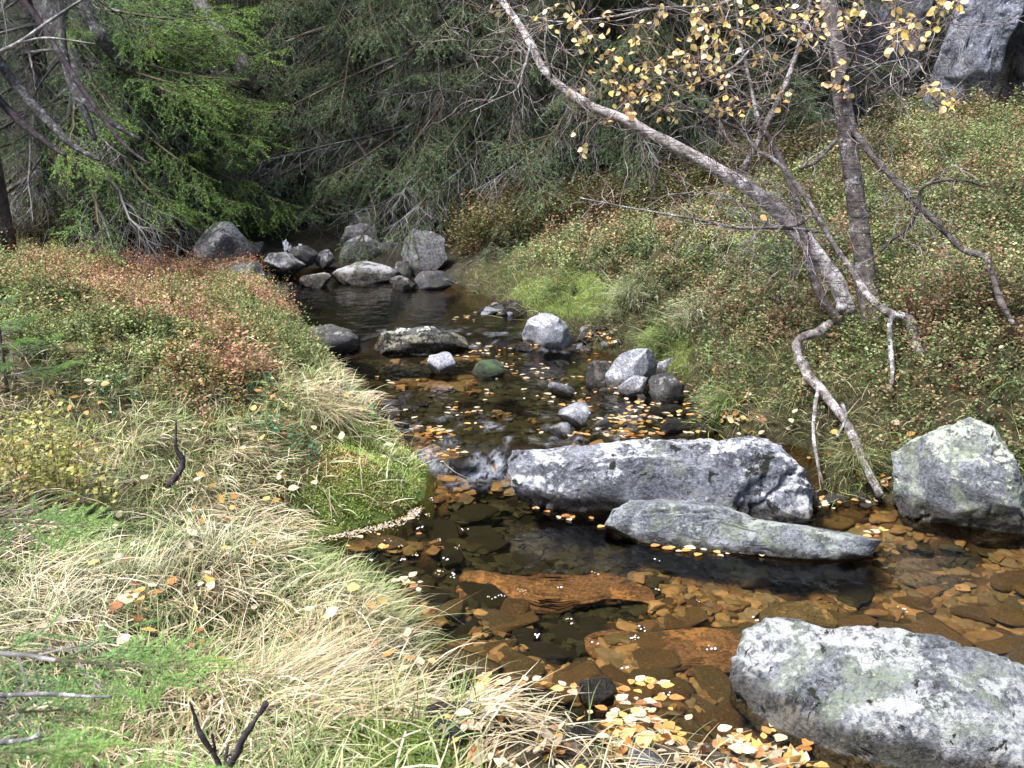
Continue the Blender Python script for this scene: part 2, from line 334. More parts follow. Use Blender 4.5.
def build_ground():
    def axis(lo, hi, f0, f1, fine, coarse):
        a = [f0]; s = fine
        while a[-1] > lo: s = min(s * 1.12, coarse); a.append(a[-1] - s)
        a = a[::-1]; m = list(np.arange(f0 + fine, f1, fine)); b = [f1]; s = fine
        while b[-1] < hi: s = min(s * 1.12, coarse); b.append(b[-1] + s)
        return np.array(a + m + b)
    xs = axis(-60, 60, -4.5, 5, .035, 3.); ys = axis(-25, 75, 1, 11.5, .035, 3.)
    X, Y = np.meshgrid(xs, ys); Z, ins, dm, w = terrain(X, Y)
    C = np.zeros(X.shape + (3,)); n = fbm2(X, Y, 6, 3, 44)[..., None]
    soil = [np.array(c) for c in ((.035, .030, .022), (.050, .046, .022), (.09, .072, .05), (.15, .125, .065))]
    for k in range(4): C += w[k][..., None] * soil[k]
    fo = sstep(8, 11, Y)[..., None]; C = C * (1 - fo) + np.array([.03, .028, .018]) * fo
    C *= 1 + .35 * n
    G3 = np.stack([X, Y, Z], -1).reshape(-1, 3); ms = np.zeros(len(G3), bool)
    for q in (MOSS_L, MOSS_F, MOSS_R, MOSS_R3): ms |= pxpoly(G3, q)
    ms = (ms & ((G3 - CAM) @ FWD > 1) & ((G3 - CAM) @ FWD < 11)).reshape(X.shape)[..., None]; C = np.where(ms, np.array([.12, .17, .035]) * (1 + .4 * n), C)
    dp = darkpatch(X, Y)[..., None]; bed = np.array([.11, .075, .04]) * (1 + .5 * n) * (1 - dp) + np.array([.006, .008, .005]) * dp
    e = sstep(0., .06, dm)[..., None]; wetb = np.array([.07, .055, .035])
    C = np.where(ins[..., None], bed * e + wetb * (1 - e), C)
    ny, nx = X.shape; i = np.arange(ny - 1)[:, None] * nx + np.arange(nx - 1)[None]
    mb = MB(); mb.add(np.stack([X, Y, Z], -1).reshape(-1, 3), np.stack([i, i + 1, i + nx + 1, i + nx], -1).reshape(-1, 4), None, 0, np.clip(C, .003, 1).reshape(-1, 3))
    t = NT('ground_soil'); a = t.n('ShaderNodeAttribute', attribute_name='col'); g = t.n('ShaderNodeNewGeometry'); V = g.outputs['Position']
    n1 = t.noise(V, 22, 6, .7); n2 = t.noise(V, 90, 4, .7); c = t.mix(1., a.outputs['Color'], t.ramp(n1, [(.3, (.55,) * 3), (.7, (1.5,) * 3)]), 'MULTIPLY')
    p = t.n('ShaderNodeBsdfPrincipled'); t.set(p, Base_Color=c, Roughness=.9, Specular_IOR_Level=.2, Normal=t.bump(t.math('ADD', n1, n2), 1., .03))
    tag(link('ground', mb.mesh('ground', t.done(p.outputs[0]))), 'mossy forest ground of both banks with the brown stream bed between them', 'ground', kind='structure')
build_ground()

# ------------------------------------------------------------------ water
def build_water():
    xs = np.arange(-3.2, 9, .03); ys = np.arange(.9, 11.2, .03); X, Y = np.meshgrid(xs, ys)
    ins = inside(X, Y, POLY); dm = dwater(X, Y); keep = ins | (dm < .14)
    ra = sstep(4.0, 4.25, Y) * (1 - sstep(4.7, 5.0, Y)); rb = sstep(6.2, 6.4, Y) * (1 - sstep(6.7, 7., Y))
    Z = zwater(Y, X) + fbm2(X * 1.8, Y * .5, 8, 3, 77) * .016 * ra + fbm2(X, Y, 8, 3, 78) * .006 * rb + fbm2(X, Y * 1.6, 4, 2, 79) * .0018 * sstep(4.3, 5, Y)
    fo = np.clip(ra * sstep(.1, .7, fbm2(X * 2, Y * .8, 7, 4, 80)) * sstep(-1.0, -.2, -np.abs(X + .05) * 1.8 + .5) + .8 * rb * sstep(.25, .8, fbm2(X * 1.4, Y, 9, 3, 81)), 0, 1)
    ny, nx = X.shape; i = np.arange(ny - 1)[:, None] * nx + np.arange(nx - 1)[None]
    q = np.stack([i, i + 1, i + nx + 1, i + nx], -1).reshape(-1, 4); q = q[keep.ravel()[q].all(1)]
    u, inv = np.unique(q, return_inverse=True); V = np.stack([X, Y, Z], -1).reshape(-1, 3)[u]
    mb = MB(); mb.add(V, inv.reshape(-1, 4), None, 0, np.repeat(fo.ravel()[u][:, None], 3, 1))
    t = NT('stream_water'); g = t.n('ShaderNodeNewGeometry'); V = g.outputs['Position']
    mp = t.n('ShaderNodeMapping'); t.l(V, mp.inputs['Vector']); mp.inputs['Scale'].default_value = (1.6, 1, 1)
    h = t.math('ADD', t.noise(mp.outputs[0], 5, 3, .5, .3), t.math('MULTIPLY', t.noise(mp.outputs[0], 22, 2, .5), .22)); nb = t.bump(h, .34, .035)
    fr = t.n('ShaderNodeFresnel'); fr.inputs['IOR'].default_value = 1.33; t.l(nb, fr.inputs['Normal'])
    tr = t.n('ShaderNodeBsdfTransparent'); tr.inputs['Color'].default_value = (.84, .73, .54, 1)
    gl = t.n('ShaderNodeBsdfGlossy'); gl.inputs['Roughness'].default_value = .03; t.l(nb, gl.inputs['Normal'])
    mx = t.n('ShaderNodeMixShader'); t.l(fr.outputs[0], mx.inputs[0]); t.l(tr.outputs[0], mx.inputs[1]); t.l(gl.outputs[0], mx.inputs[2])
    mp2 = t.n('ShaderNodeMapping'); t.l(V, mp2.inputs['Vector']); mp2.inputs['Scale'].default_value = (1.4, .8, 1); mp2.inputs['Rotation'].default_value = (0, 0, -.3); a = t.n('ShaderNodeAttribute', attribute_name='col'); fm = t.math('MULTIPLY', a.outputs['Fac'], t.step(t.noise(mp2.outputs[0], 20, 5, .7, .6), .42, .66))
    df = t.n('ShaderNodeBsdfDiffuse'); df.inputs['Color'].default_value = (.6, .66, .78, 1); m2 = t.n('ShaderNodeMixShader')
    t.l(t.math('MULTIPLY', fm, .26), m2.inputs[0]); t.l(mx.outputs[0], m2.inputs[1]); t.l(df.outputs[0], m2.inputs[2])
    m = t.done(m2.outputs[0]); tag(link('water', mb.mesh('water', m)), 'clear brown stream water with gentle ripples and a small rapid', 'water', kind='structure')
    # upper tier behind the far rocks
    P = [at_z(262, 250, .27), at_z(340, 250, .27), at_z(330, 238, .27), at_z(258, 238, .27)]
    mb = MB(); n = 14; uu, vv = np.meshgrid(np.linspace(0, 1, n), np.linspace(0, 1, n)); uu = uu[..., None]; vv = vv[..., None]
    G = (P[0] * (1 - uu) + P[1] * uu) * (1 - vv) + (P[3] * (1 - uu) + P[2] * uu) * vv
    i = np.arange(n - 1)[:, None] * n + np.arange(n - 1)[None]; mb.add(G.reshape(-1, 3), np.stack([i, i + 1, i + n + 1, i + n], -1).reshape(-1, 4), None, 0, (0, 0, 0))
    tag(link('water', mb.mesh('upper_water', m)), 'narrow upper reach of the stream between the far rocks', 'water', kind='structure')
build_water()

# ------------------------------------------------------------------ rocks
_ico = {}
def ico(n):
    if n not in _ico:
        import bmesh
        b = bmesh.new(); bmesh.ops.create_icosphere(b, subdivisions=n, radius=1.); b.verts.ensure_lookup_table()
        _ico[n] = (np.array([v.co[:] for v in b.verts]), np.array([[v.index for v in f.verts] for f in b.faces])); b.free()
    return _ico[n]
def cuts(P, seed, n=9, lo=.72, hi=.98, ext=None, soft=.0):
    g = np.random.default_rng(seed); ext = np.ones(3) if ext is None else ext; Q = P / ext
    for _ in range(n):
        d = unit(g.normal(size=3)); s = Q @ d; m = s.max() * g.uniform(lo, hi)
        Q = Q - np.maximum(s - m, 0)[:, None] * d * (.9 if not soft else soft)
    return Q * ext
def blob(seed, ext, res=4, k=.75, n=10, amp=.07, lo=.68, hi=.96):
    S, T = ico(res); P = np.sign(S) * np.abs(S) ** k * ext; P = cuts(P, seed, n, lo, hi, np.array(ext))
    m = float(np.mean(ext)); N = unit(P / np.array(ext)); P = P + N * (fbm(P / m * 1.6 + seed * 3.1, 5, seed, .55) * amp * m)[:, None]
    return P, T
def prock(name, pts, depth, thick, mat, label, cat='rock', group=None, seed=1, res=5, k=.45, amp=.06, ncut=14, lean=.5, lo=.6, fx=.6, ext=.015):
    """a boulder with a measured outline, given its own distance and thickness"""
    pts = np.array(pts, float)
    if depth is None:          # stands in the water: its front foot meets the water where the photo shows it, the rest goes on below
        bot = pts[:, 1].max(); depth = (CAMH - lvl(bot)) / -ray(CX, bot)[2] + .36 * thick; mid = pts[:, 1].mean(); hh = bot - pts[:, 1].min()
        pts[:, 1] += np.clip((pts[:, 1] - mid) / (bot - mid), 0, 1) * (.06 * hh + ext * F / depth)
    c = (pts.min(0) + pts.max(0)) / 2; pts = c + (pts - c) * (1 - .18 * thick / depth); C = at(c[0], c[1], depth)
    v = unit(ray(*c)); r = unit(np.cross(v, [0, 0, 1.])); u = np.cross(r, v); al = math.asin(-v[2])
    a = (pts[:, 0] - c[0]) / F * depth; b = (c[1] - pts[:, 1]) / F * depth
    th = np.arctan2(b, a); o = np.argsort(th); th = th[o]; a = a[o]; b = b[o]
    # dense closed outline, radius by angle
    A = np.append(a, a[0]); B = np.append(b, b[0]); s = np.linspace(0, 1, 24, endpoint=False)
    aa = (A[:-1, None] * (1 - s) + A[1:, None] * s).ravel(); bb = (B[:-1, None] * (1 - s) + B[1:, None] * s).ravel()
    tt = np.arctan2(bb, aa); oo = np.argsort(tt); tt = tt[oo]; rr = np.hypot(aa, bb)[oo]
    hx = (a.max() - a.min()) / 2; hz = (b.max() - b.min()) / 2
    S, T = ico(res); Q = S * np.array([hx, hz, thick / 2])
    # direction in outline plane keeps the stretched icosphere's angle
    ang = np.arctan2(Q[:, 1], Q[:, 0]); Rr = np.interp(ang, np.concatenate([tt - 2 * np.pi, tt, tt + 2 * np.pi]), np.tile(rr, 3))
    rho = np.hypot(S[:, 0], S[:, 1]); f = rho ** k; d = np.sign(S[:, 2]) * np.abs(S[:, 2]) ** k * thick / 2
    L = np.stack([np.cos(ang) * Rr * f, np.sin(ang) * Rr * f, d], 1); ext = np.array([hx, hz, thick / 2])
    g = np.random.default_rng(seed)
    for _ in range(ncut):      # facets that face towards / away, leaving the outline alone
        n3 = unit(np.array([g.normal() * fx, g.normal() * .6 + .15, g.choice([-1, -1, 1]) * g.uniform(.5, 1.)])); q = L / ext
        s_ = q @ n3; m = s_.max() * g.uniform(lo, .97); L = (q - np.maximum(s_ - m, 0)[:, None] * np.array([0, 0, n3[2]]) / abs(n3[2]) * .9) * ext
    if res <= 5: L = cuts(L / .9, seed + 7, 16, .62, .92, ext, 1.)
    mm = (hx + hz + thick / 2) / 3; N = unit(L / ext)
    st = np.array([1., 1.5, 1.]); ns = fbm(L / mm * 1.3 * st + seed * 5.7, 7, seed, .62)
    qq = fbm(L / mm * 1.5 * st + seed * 7.9, 4, seed + 90, .5) * 2.6; tr = (np.floor(qq) + sstep(.3, .7, qq - np.floor(qq))) / 2.6
    ns = ns * .42 + .38 * tr + .3 * (1 - 2 * np.abs(fbm(L / mm * 1.1 * st + seed * 2.1, 4, seed + 50, .5)))
    if res >= 6 and 'outcrop' not in name:
        wp = fbm(L / mm * 2.2 + seed, 4, seed + 31) * .16
        for _ in range(7):
            n3 = unit(g.normal(size=3) * [.6, 1., .8]); dq = (L / mm) @ n3 + wp - g.uniform(-.7, .7); ns = ns - g.uniform(.5, 1.1) * np.exp(-(dq / .022) ** 2) * sstep(-.1, .3, fbm(L / mm * 1.2 + seed * 3 + 5 * _, 2, seed + 33))
    L = L + N * (ns * amp * mm)[:, None]
    W = C + L[:, :1] * r + L[:, 1:2] * u + (L[:, 2:3] - L[:, 1:2] * math.tan(al) * lean) * v
    base = np.array([C[0], C[1], W[:, 2].min()]); mb = MB(); mb.add(W - base, None, T)
    o = link(name, mb.mesh(name, mat), loc=base); return tag(o, label, cat, group)

MR_MAIN = mat_rock('pale_lichen_rock', (.07, .075, .10), (.27, .285, .34), .58, (.58, .60, .63), .3, (.24, .27, .17), .66, 1.4, wetz=.05)
MR_FORE = mat_rock('weathered_grey_rock', (.07, .078, .095), (.25, .265, .30), .46, (.46, .48, .49), .6, (.20, .25, .17), .60, 1.7, wetz=.05)
MR_SLAB = mat_rock('blue_grey_slab', (.09, .10, .125), (.25, .27, .31), .35, (.36, .40, .37), 0.45, (.19, .23, .13), .22, 1.8, wetz=.015)
MR_GREEN = mat_rock('green_lichen_rock', (.08, .09, .105), (.23, .245, .28), .48, (.48, .52, .44), .7, (.33, .38, .24), .45, 1.6, wetz=.06)
MR_POOL = mat_rock('spotted_lichen_rock', (.03, .032, .035), (.13, .135, .14), .55, (.66, .68, .60), .3, (.45, .5, .22), 1.0, 2.2, wetz=.20)
MR_PALE = mat_rock('pale_blue_stone', (.16, .17, .20), (.33, .34, .40), .3, (.58, .58, .62), .1, (.3, .3, .22), .1, 2.2, wetz=.13)
MR_DARK = mat_rock('dark_wet_stone', (.03, .03, .032), (.09, .09, .095), .1, (.3, .3, .3), .4, (.06, .07, .03), .4, 2.2, wetz=.13)
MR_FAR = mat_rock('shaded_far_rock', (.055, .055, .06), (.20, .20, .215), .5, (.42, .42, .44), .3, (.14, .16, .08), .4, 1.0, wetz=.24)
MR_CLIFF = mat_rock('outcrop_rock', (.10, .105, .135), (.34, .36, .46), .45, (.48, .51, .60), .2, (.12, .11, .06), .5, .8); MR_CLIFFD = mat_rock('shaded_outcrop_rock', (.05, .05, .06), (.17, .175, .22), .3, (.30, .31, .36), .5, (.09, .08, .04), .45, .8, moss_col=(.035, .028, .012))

prock('boulder', [(722, 700), (728, 668), (752, 652), (790, 645), (822, 646), (850, 640), (885, 632), (930, 637), (985, 645), (1050, 650), (1095, 690), (1110, 760), (1050, 870), (960, 870), (860, 820), (800, 785), (735, 750)], 2.66, .55, MR_FORE,
      'big rough grey lichen-covered boulder at the bottom right corner of the water', 'boulder', seed=11, res=7, amp=.10, k=.42, ncut=12, lean=.4, lo=.72)
prock('boulder', [(510, 470), (514, 459), (545, 455), (585, 449), (640, 440), (690, 437), (742, 438), (772, 444), (796, 462), (806, 478), (804, 500), (780, 514), (700, 516), (620, 514), (560, 506), (514, 494)], None, .62, MR_MAIN,
      'long grey boulder with white lichen crust lying across the middle of the stream', 'boulder', seed=5, res=7, amp=.12, k=.28, ncut=9, lean=.45, lo=.82, fx=.2, ext=.10)
prock('flat_rock', [(604, 534), (610, 520), (632, 511), (680, 507), (720, 509), (780, 520), (840, 524), (872, 528), (864, 538), (840, 543), (780, 548), (700, 547), (640, 542)], None, .42, MR_SLAB,
      'low flat blue-grey slab with green stain ringed by floating leaves', 'rock', seed=3, res=7, amp=.07, k=.34, ncut=6, lean=.1, lo=.85, fx=.15, ext=.04)
prock('boulder', [(894, 462), (910, 447), (940, 428), (962, 416), (985, 424), (1005, 450), (1024, 492), (1026, 510), (990, 530), (930, 526), (900, 500)], None, .5, MR_GREEN,
      'pyramid-shaped boulder spotted with yellow-green lichen at the right bank', 'boulder', seed=8, res=7, amp=.09, k=.42, ncut=12, lean=.4, lo=.66, ext=.08)
prock('rock', [(364, 345), (385, 334), (412, 327), (440, 328), (462, 335), (476, 345), (472, 352), (420, 354), (372, 353)], None, .4, MR_POOL, 'flat rock spotted with pale yellow lichen at the outlet of the dark pool', seed=21, amp=.08, k=.8, lean=.4)
prock('rock', [(302, 338), (312, 328), (332, 326), (352, 333), (364, 346), (350, 356), (318, 356)], None, .35, MR_DARK, 'dark wet rock with a pale top between the left bank and the lichen-spotted rock', seed=22, amp=.06, lean=.4)
prock('rock', [(522, 338), (530, 322), (548, 310), (560, 320), (574, 335), (574, 350), (545, 352), (524, 350)], None, .34, MR_PALE, 'pointed white boulder on the gravel at the right side of the pool outlet', seed=23, amp=.08, lean=.5)
prock('rock', [(570, 322), (576, 306), (584, 303), (588, 308), (580, 322), (573, 328)], None, .1, MR_PALE, 'thin pale stone leaning upright just right of the pointed white boulder', seed=24, res=4)
prock('rock', [(603, 340), (606, 329), (614, 326), (622, 332), (622, 344), (612, 350)], None, .14, MR_PALE, 'small round grey stone in the leaves at the foot of the grassy right bank', seed=25, res=4)
prock('rock', [(608, 376), (612, 360), (630, 351), (648, 351), (656, 366), (655, 380), (635, 390), (612, 388)], None, .27, MR_PALE, 'smooth pale blue-grey stone, highest of the cluster by the right bank', seed=26, amp=.05)
prock('rock', [(587, 378), (589, 362), (608, 362), (614, 370), (607, 388), (590, 388)], None, .16, MR_FAR, 'dark angular block leaning on the left of the smooth pale stone', seed=27, res=4, k=.5)
prock('rock', [(616, 380), (626, 376), (646, 378), (640, 396), (622, 397)], None, .14, MR_PALE, 'pale streaked wedge of stone in front of the smooth pale stone', seed=28, res=4, k=.6)
prock('rock', [(644, 392), (652, 376), (668, 373), (682, 385), (682, 400), (660, 404)], None, .2, MR_DARK, 'black mossy stone at the right foot of the stone cluster', seed=29, res=4)
prock('rock', [(654, 372), (658, 357), (674, 357), (678, 368), (670, 378)], None, .15, MR_PALE, 'small grey block behind the black mossy stone', seed=30, res=4, k=.55)
prock('rock', [(556, 418), (566, 402), (578, 398), (590, 406), (595, 420), (578, 428)], None, .2, MR_PALE, 'low pyramid-shaped grey stone standing alone in the shallow reach', seed=31, res=4, k=.6)
prock('rock', [(545, 392), (548, 379), (560, 382), (576, 390), (570, 397)], None, .15, MR_PALE, 'small flat sloping grey stone in the shallows left of the angular block', seed=32, res=4)
prock('rock', [(426, 368), (430, 356), (446, 353), (456, 358), (454, 370), (440, 376)], None, .16, MR_PALE, 'small white stone in the water before the lichen-spotted rock', seed=33, res=4)
prock('rock', [(470, 368), (480, 359), (500, 358), (510, 366), (505, 376), (480, 378)], None, .24, mat_rock('green_wet_stone', (.03, .04, .03), (.07, .10, .06), .1, (.3, .34, .25), .6, (.08, .14, .05), .3, 2, wetz=.12), 'wet green stone just right of the small white stone', seed=34, res=4)
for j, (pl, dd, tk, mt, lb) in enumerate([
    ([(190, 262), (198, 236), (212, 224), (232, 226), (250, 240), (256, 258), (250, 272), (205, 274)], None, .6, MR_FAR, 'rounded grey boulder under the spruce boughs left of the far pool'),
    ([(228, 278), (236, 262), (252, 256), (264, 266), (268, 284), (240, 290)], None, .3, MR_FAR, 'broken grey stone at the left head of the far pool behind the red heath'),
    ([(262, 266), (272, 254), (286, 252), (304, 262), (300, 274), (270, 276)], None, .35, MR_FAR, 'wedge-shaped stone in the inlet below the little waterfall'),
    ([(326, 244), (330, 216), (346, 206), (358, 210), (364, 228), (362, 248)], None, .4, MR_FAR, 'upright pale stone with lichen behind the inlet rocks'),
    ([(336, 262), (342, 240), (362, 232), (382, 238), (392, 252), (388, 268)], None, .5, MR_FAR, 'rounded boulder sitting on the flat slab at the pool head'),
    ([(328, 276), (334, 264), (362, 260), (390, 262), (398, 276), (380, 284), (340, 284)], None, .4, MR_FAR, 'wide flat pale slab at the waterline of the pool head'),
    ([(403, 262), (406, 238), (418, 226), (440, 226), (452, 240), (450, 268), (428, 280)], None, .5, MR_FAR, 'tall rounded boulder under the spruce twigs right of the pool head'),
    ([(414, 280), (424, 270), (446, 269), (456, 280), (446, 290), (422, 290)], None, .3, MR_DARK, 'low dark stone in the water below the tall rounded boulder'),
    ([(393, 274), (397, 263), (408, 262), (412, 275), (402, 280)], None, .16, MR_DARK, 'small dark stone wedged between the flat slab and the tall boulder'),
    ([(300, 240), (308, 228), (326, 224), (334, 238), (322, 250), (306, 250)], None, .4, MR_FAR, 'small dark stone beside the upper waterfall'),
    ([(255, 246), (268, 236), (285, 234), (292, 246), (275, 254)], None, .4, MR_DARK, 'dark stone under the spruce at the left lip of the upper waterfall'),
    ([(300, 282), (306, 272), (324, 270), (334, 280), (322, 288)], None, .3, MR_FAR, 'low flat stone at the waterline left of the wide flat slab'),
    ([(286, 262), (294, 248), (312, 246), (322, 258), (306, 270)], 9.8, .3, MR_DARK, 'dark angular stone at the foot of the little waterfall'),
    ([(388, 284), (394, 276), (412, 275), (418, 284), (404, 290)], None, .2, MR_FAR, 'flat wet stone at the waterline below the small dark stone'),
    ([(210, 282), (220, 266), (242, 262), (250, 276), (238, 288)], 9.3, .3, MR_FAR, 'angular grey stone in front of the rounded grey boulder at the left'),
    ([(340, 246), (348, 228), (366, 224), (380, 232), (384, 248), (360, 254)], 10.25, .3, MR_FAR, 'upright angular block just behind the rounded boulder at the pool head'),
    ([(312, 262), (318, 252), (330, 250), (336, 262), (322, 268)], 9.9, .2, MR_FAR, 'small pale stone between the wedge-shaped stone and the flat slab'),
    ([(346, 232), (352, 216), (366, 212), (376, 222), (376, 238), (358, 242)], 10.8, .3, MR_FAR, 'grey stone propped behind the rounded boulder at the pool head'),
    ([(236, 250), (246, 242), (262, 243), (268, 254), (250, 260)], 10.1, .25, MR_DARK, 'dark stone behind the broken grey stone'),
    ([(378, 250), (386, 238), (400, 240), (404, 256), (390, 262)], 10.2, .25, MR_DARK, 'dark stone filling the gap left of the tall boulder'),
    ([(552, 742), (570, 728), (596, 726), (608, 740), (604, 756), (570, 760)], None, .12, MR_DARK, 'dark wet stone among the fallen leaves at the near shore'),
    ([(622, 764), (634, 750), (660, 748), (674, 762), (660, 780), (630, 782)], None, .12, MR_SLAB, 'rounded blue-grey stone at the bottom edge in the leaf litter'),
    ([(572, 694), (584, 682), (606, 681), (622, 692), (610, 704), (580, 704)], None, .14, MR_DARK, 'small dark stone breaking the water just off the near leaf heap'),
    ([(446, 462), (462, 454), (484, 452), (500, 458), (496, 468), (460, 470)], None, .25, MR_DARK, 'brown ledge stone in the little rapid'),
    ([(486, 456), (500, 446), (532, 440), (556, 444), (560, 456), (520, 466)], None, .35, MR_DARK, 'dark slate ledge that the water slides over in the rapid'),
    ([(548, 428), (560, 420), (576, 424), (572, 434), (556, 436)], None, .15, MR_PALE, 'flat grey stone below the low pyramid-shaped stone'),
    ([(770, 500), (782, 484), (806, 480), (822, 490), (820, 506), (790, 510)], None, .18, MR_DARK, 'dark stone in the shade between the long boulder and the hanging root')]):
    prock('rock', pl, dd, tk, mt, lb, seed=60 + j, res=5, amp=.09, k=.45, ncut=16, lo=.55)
# outcrops at the top of the right slope
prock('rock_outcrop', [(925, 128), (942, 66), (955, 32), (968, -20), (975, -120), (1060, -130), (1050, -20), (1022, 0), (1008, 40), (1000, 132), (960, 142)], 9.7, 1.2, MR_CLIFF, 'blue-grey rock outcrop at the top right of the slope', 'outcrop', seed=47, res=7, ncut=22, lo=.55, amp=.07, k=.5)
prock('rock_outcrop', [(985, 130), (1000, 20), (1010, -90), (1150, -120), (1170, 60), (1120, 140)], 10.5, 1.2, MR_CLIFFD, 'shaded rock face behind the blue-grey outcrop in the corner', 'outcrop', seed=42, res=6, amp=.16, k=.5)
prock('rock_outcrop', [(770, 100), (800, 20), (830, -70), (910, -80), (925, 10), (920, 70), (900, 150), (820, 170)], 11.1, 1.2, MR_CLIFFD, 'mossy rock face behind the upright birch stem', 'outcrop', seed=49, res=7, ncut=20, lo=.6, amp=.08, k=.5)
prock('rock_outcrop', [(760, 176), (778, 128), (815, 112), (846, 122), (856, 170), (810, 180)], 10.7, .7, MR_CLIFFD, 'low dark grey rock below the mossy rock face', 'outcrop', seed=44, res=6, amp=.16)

# ------------------------------------------------------------------ bed stones
def bed_stones():
    mats = [mat_rock('bed_stone_' + n, d, l, .05, (.4, .3, .16), .2, (.2, .16, .06), .12, 3.) for n, d, l in
            (('amber', (.09, .065, .035), (.25, .18, .10)), ('brown', (.06, .042, .025), (.17, .115, .065)), ('olive', (.06, .055, .03), (.17, .15, .085)), ('grey', (.06, .055, .042), (.19, .165, .125)))]
    names = ['amber', 'brown', 'olive', 'grey-brown', 'blackish weed-covered']; mats.append(mat_rock('bed_stone_blackish', (.006, .008, .005), (.022, .026, .014), .0, (.05, .05, .03), .3, (.02, .028, .01), .5, 3.))  # last material: blackish stones for the dark patches of the bed
    X = rng.uniform(-1.6, 3.4, 48000); Y = 1.7 + 5.4 * rng.random(48000) ** 1.5; k = isin(X, Y) & (dwater(X, Y) > .02); X = X[k]; Y = Y[k]
    dp = darkpatch(X, Y); k = rng.random(len(X)) > dp * .45; X, Y = X[k], Y[k]; DK = dp[k] * 1.15 > rng.random(k.sum())
    S = np.exp(rng.normal(-3.4, .45, len(X))); Z = H(X, Y); px, py, d = project(np.stack([X, Y, Z], 1))
    vis = (px > -20) & (px < 1044) & (py < 790); X, Y, Z, S, d, px, py, DK = [a[vis] for a in (X, Y, Z, S, d, px, py, DK)]
    order = np.argsort(-S / d); protos = []
    for i in range(12):
        P, T = blob(200 + i, np.array([1., .62 + .06 * (i % 4 - 2), .20]), 3, .35, 9, .04, .45, .8); mb = MB(); mb.add(P, None, T); protos.append([mb.mesh('bed_stone', m) for m in mats])
    n_ind = 240
    for j in order[:n_ind]:
        m = 4 if DK[j] else rng.integers(4); s = min(S[j], .13)
        o = link('bed_stone', protos[rng.integers(12)][m], loc=(X[j], Y[j], Z[j] + s * .08), rot=(rng.normal(0, .12), rng.normal(0, .12), rng.uniform(0, 6.28)), scale=float(s))
        tag(o, 'flat %s stone lying on the bottom under the clear water' % names[m], 'stone', 'stones on the stream bed')
    mb = MB(); lo = [blob(300 + i, np.array([1., .6, .24]), 3, .35, 9, .04, .45, .8) for i in range(8)]
    cs = np.array([(.17, .12, .065), (.115, .078, .045), (.11, .095, .05), (.125, .11, .08), (.22, .16, .09)])
    for j in order[n_ind:]:
        P, T = lo[rng.integers(8)]; a = rng.uniform(0, 6.28); ca, sa = math.cos(a), math.sin(a); Q = P * S[j] * .85
        Q = np.stack([Q[:, 0] * ca - Q[:, 1] * sa, Q[:, 0] * sa + Q[:, 1] * ca, Q[:, 2]], 1) + [X[j], Y[j], Z[j]]
        mb.add(Q, None, T, 0, (np.array([.016, .019, .010]) if DK[j] else cs[rng.integers(5)]) * rng.uniform(.6, 1.15))
    tag(link('bed_gravel', mb.mesh('bed_gravel', mat_leaf('bed_gravel', .7, 0, .3, .3, 40), False)), 'small brown gravel covering the stream bed between the larger stones', 'gravel', kind='stuff')
    # large submerged plates
    mo = mat_rock('orange_bed_slab', (.13, .08, .05), (.27, .17, .10), .05, (.5, .3, .15), .1, (.25, .18, .06), .18, 1.6)
    for i, (x0, x1, py, w, hgt, lb) in enumerate([(440, 655, 574, .10, .12, 'long orange-brown slab under the water before the flat blue-grey slab'), (585, 770, 640, .09, .11, 'orange-brown slab under the water nearest the big boulder at the bottom right'),
                                             (395, 480, 655, .07, .06, 'brown slab under the water beside the overhanging straw tussock'), (760, 840, 600, .07, .08, 'olive slab under the shallow water of the right-hand pool'),
                                             (885, 985, 556, .10, .14, 'pale grey slab under the water below the pyramid-shaped boulder')]):
        A = at_z(x0, py, -.10); B = at_z(x1, py + 4, -.10); c = (A + B) / 2; L = np.linalg.norm(B - A) / 2
        P, T = blob(400 + i, np.array([L, hgt, .022]), 5, .5, 9, .0, .6, .9); P = P + np.stack([0 * P[:, 0], fbm(P * 7 + i, 4, i) * hgt * .28, fbm(P * 9, 4, i + 9) * .008], 1); mb = MB(); mb.add(P, None, T)
        z = max(H(c[0], c[1]) + .015, -.16)
        tag(link('submerged_slab', mb.mesh('submerged_slab', MR_PALE if i == 4 else (mats[2] if i == 3 else mo)), loc=(c[0], c[1], z), rot=(.06, .02, -.1 + .1 * i)), lb, 'slab')
    # gravel bar and exposed pebbles on the right side of the shallow reach
    k = 0; pm = [MR_PALE, MR_DARK, MR_FAR]; pp = [blob(500 + i, np.array([1., .75, .5]), 3, .5, 14, .06, .5, .85) for i in range(6)]; meshes = []
    for i in range(6):
        for m in pm: mb = MB(); mb.add(pp[i][0], None, pp[i][1]); meshes.append(mb.mesh('pebble', m))
    for (x, y, rx, ry, n, s0) in [(500, 312, 24, 4, 40, .055), (620, 390, 50, 20, 22, .04), (560, 350, 40, 14, 14, .04), (700, 415, 30, 18, 22, .045), (640, 425, 60, 8, 8, .04), (470, 720, 40, 12, 12, .03), (395, 410, 26, 14, 14, .05), (590, 335, 26, 8, 14, .04), (860, 498, 40, 6, 10, .04)]:
        for _ in range(n):
            q, t = ground(x + rng.normal() * rx * .55, y + rng.normal() * ry * .55); s = s0 * math.exp(rng.normal(0, .35)) * .8
            o = link('pebble', meshes[rng.integers(18)], loc=q + [0, 0, s * .05], rot=(rng.normal(0, .2), rng.normal(0, .2), rng.uniform(0, 6.28)), scale=float(s))
            tag(o, 'small stone scattered in the shallows along the edge of the stream', 'pebble', 'small stones along the edge of the stream')
bed_stones()

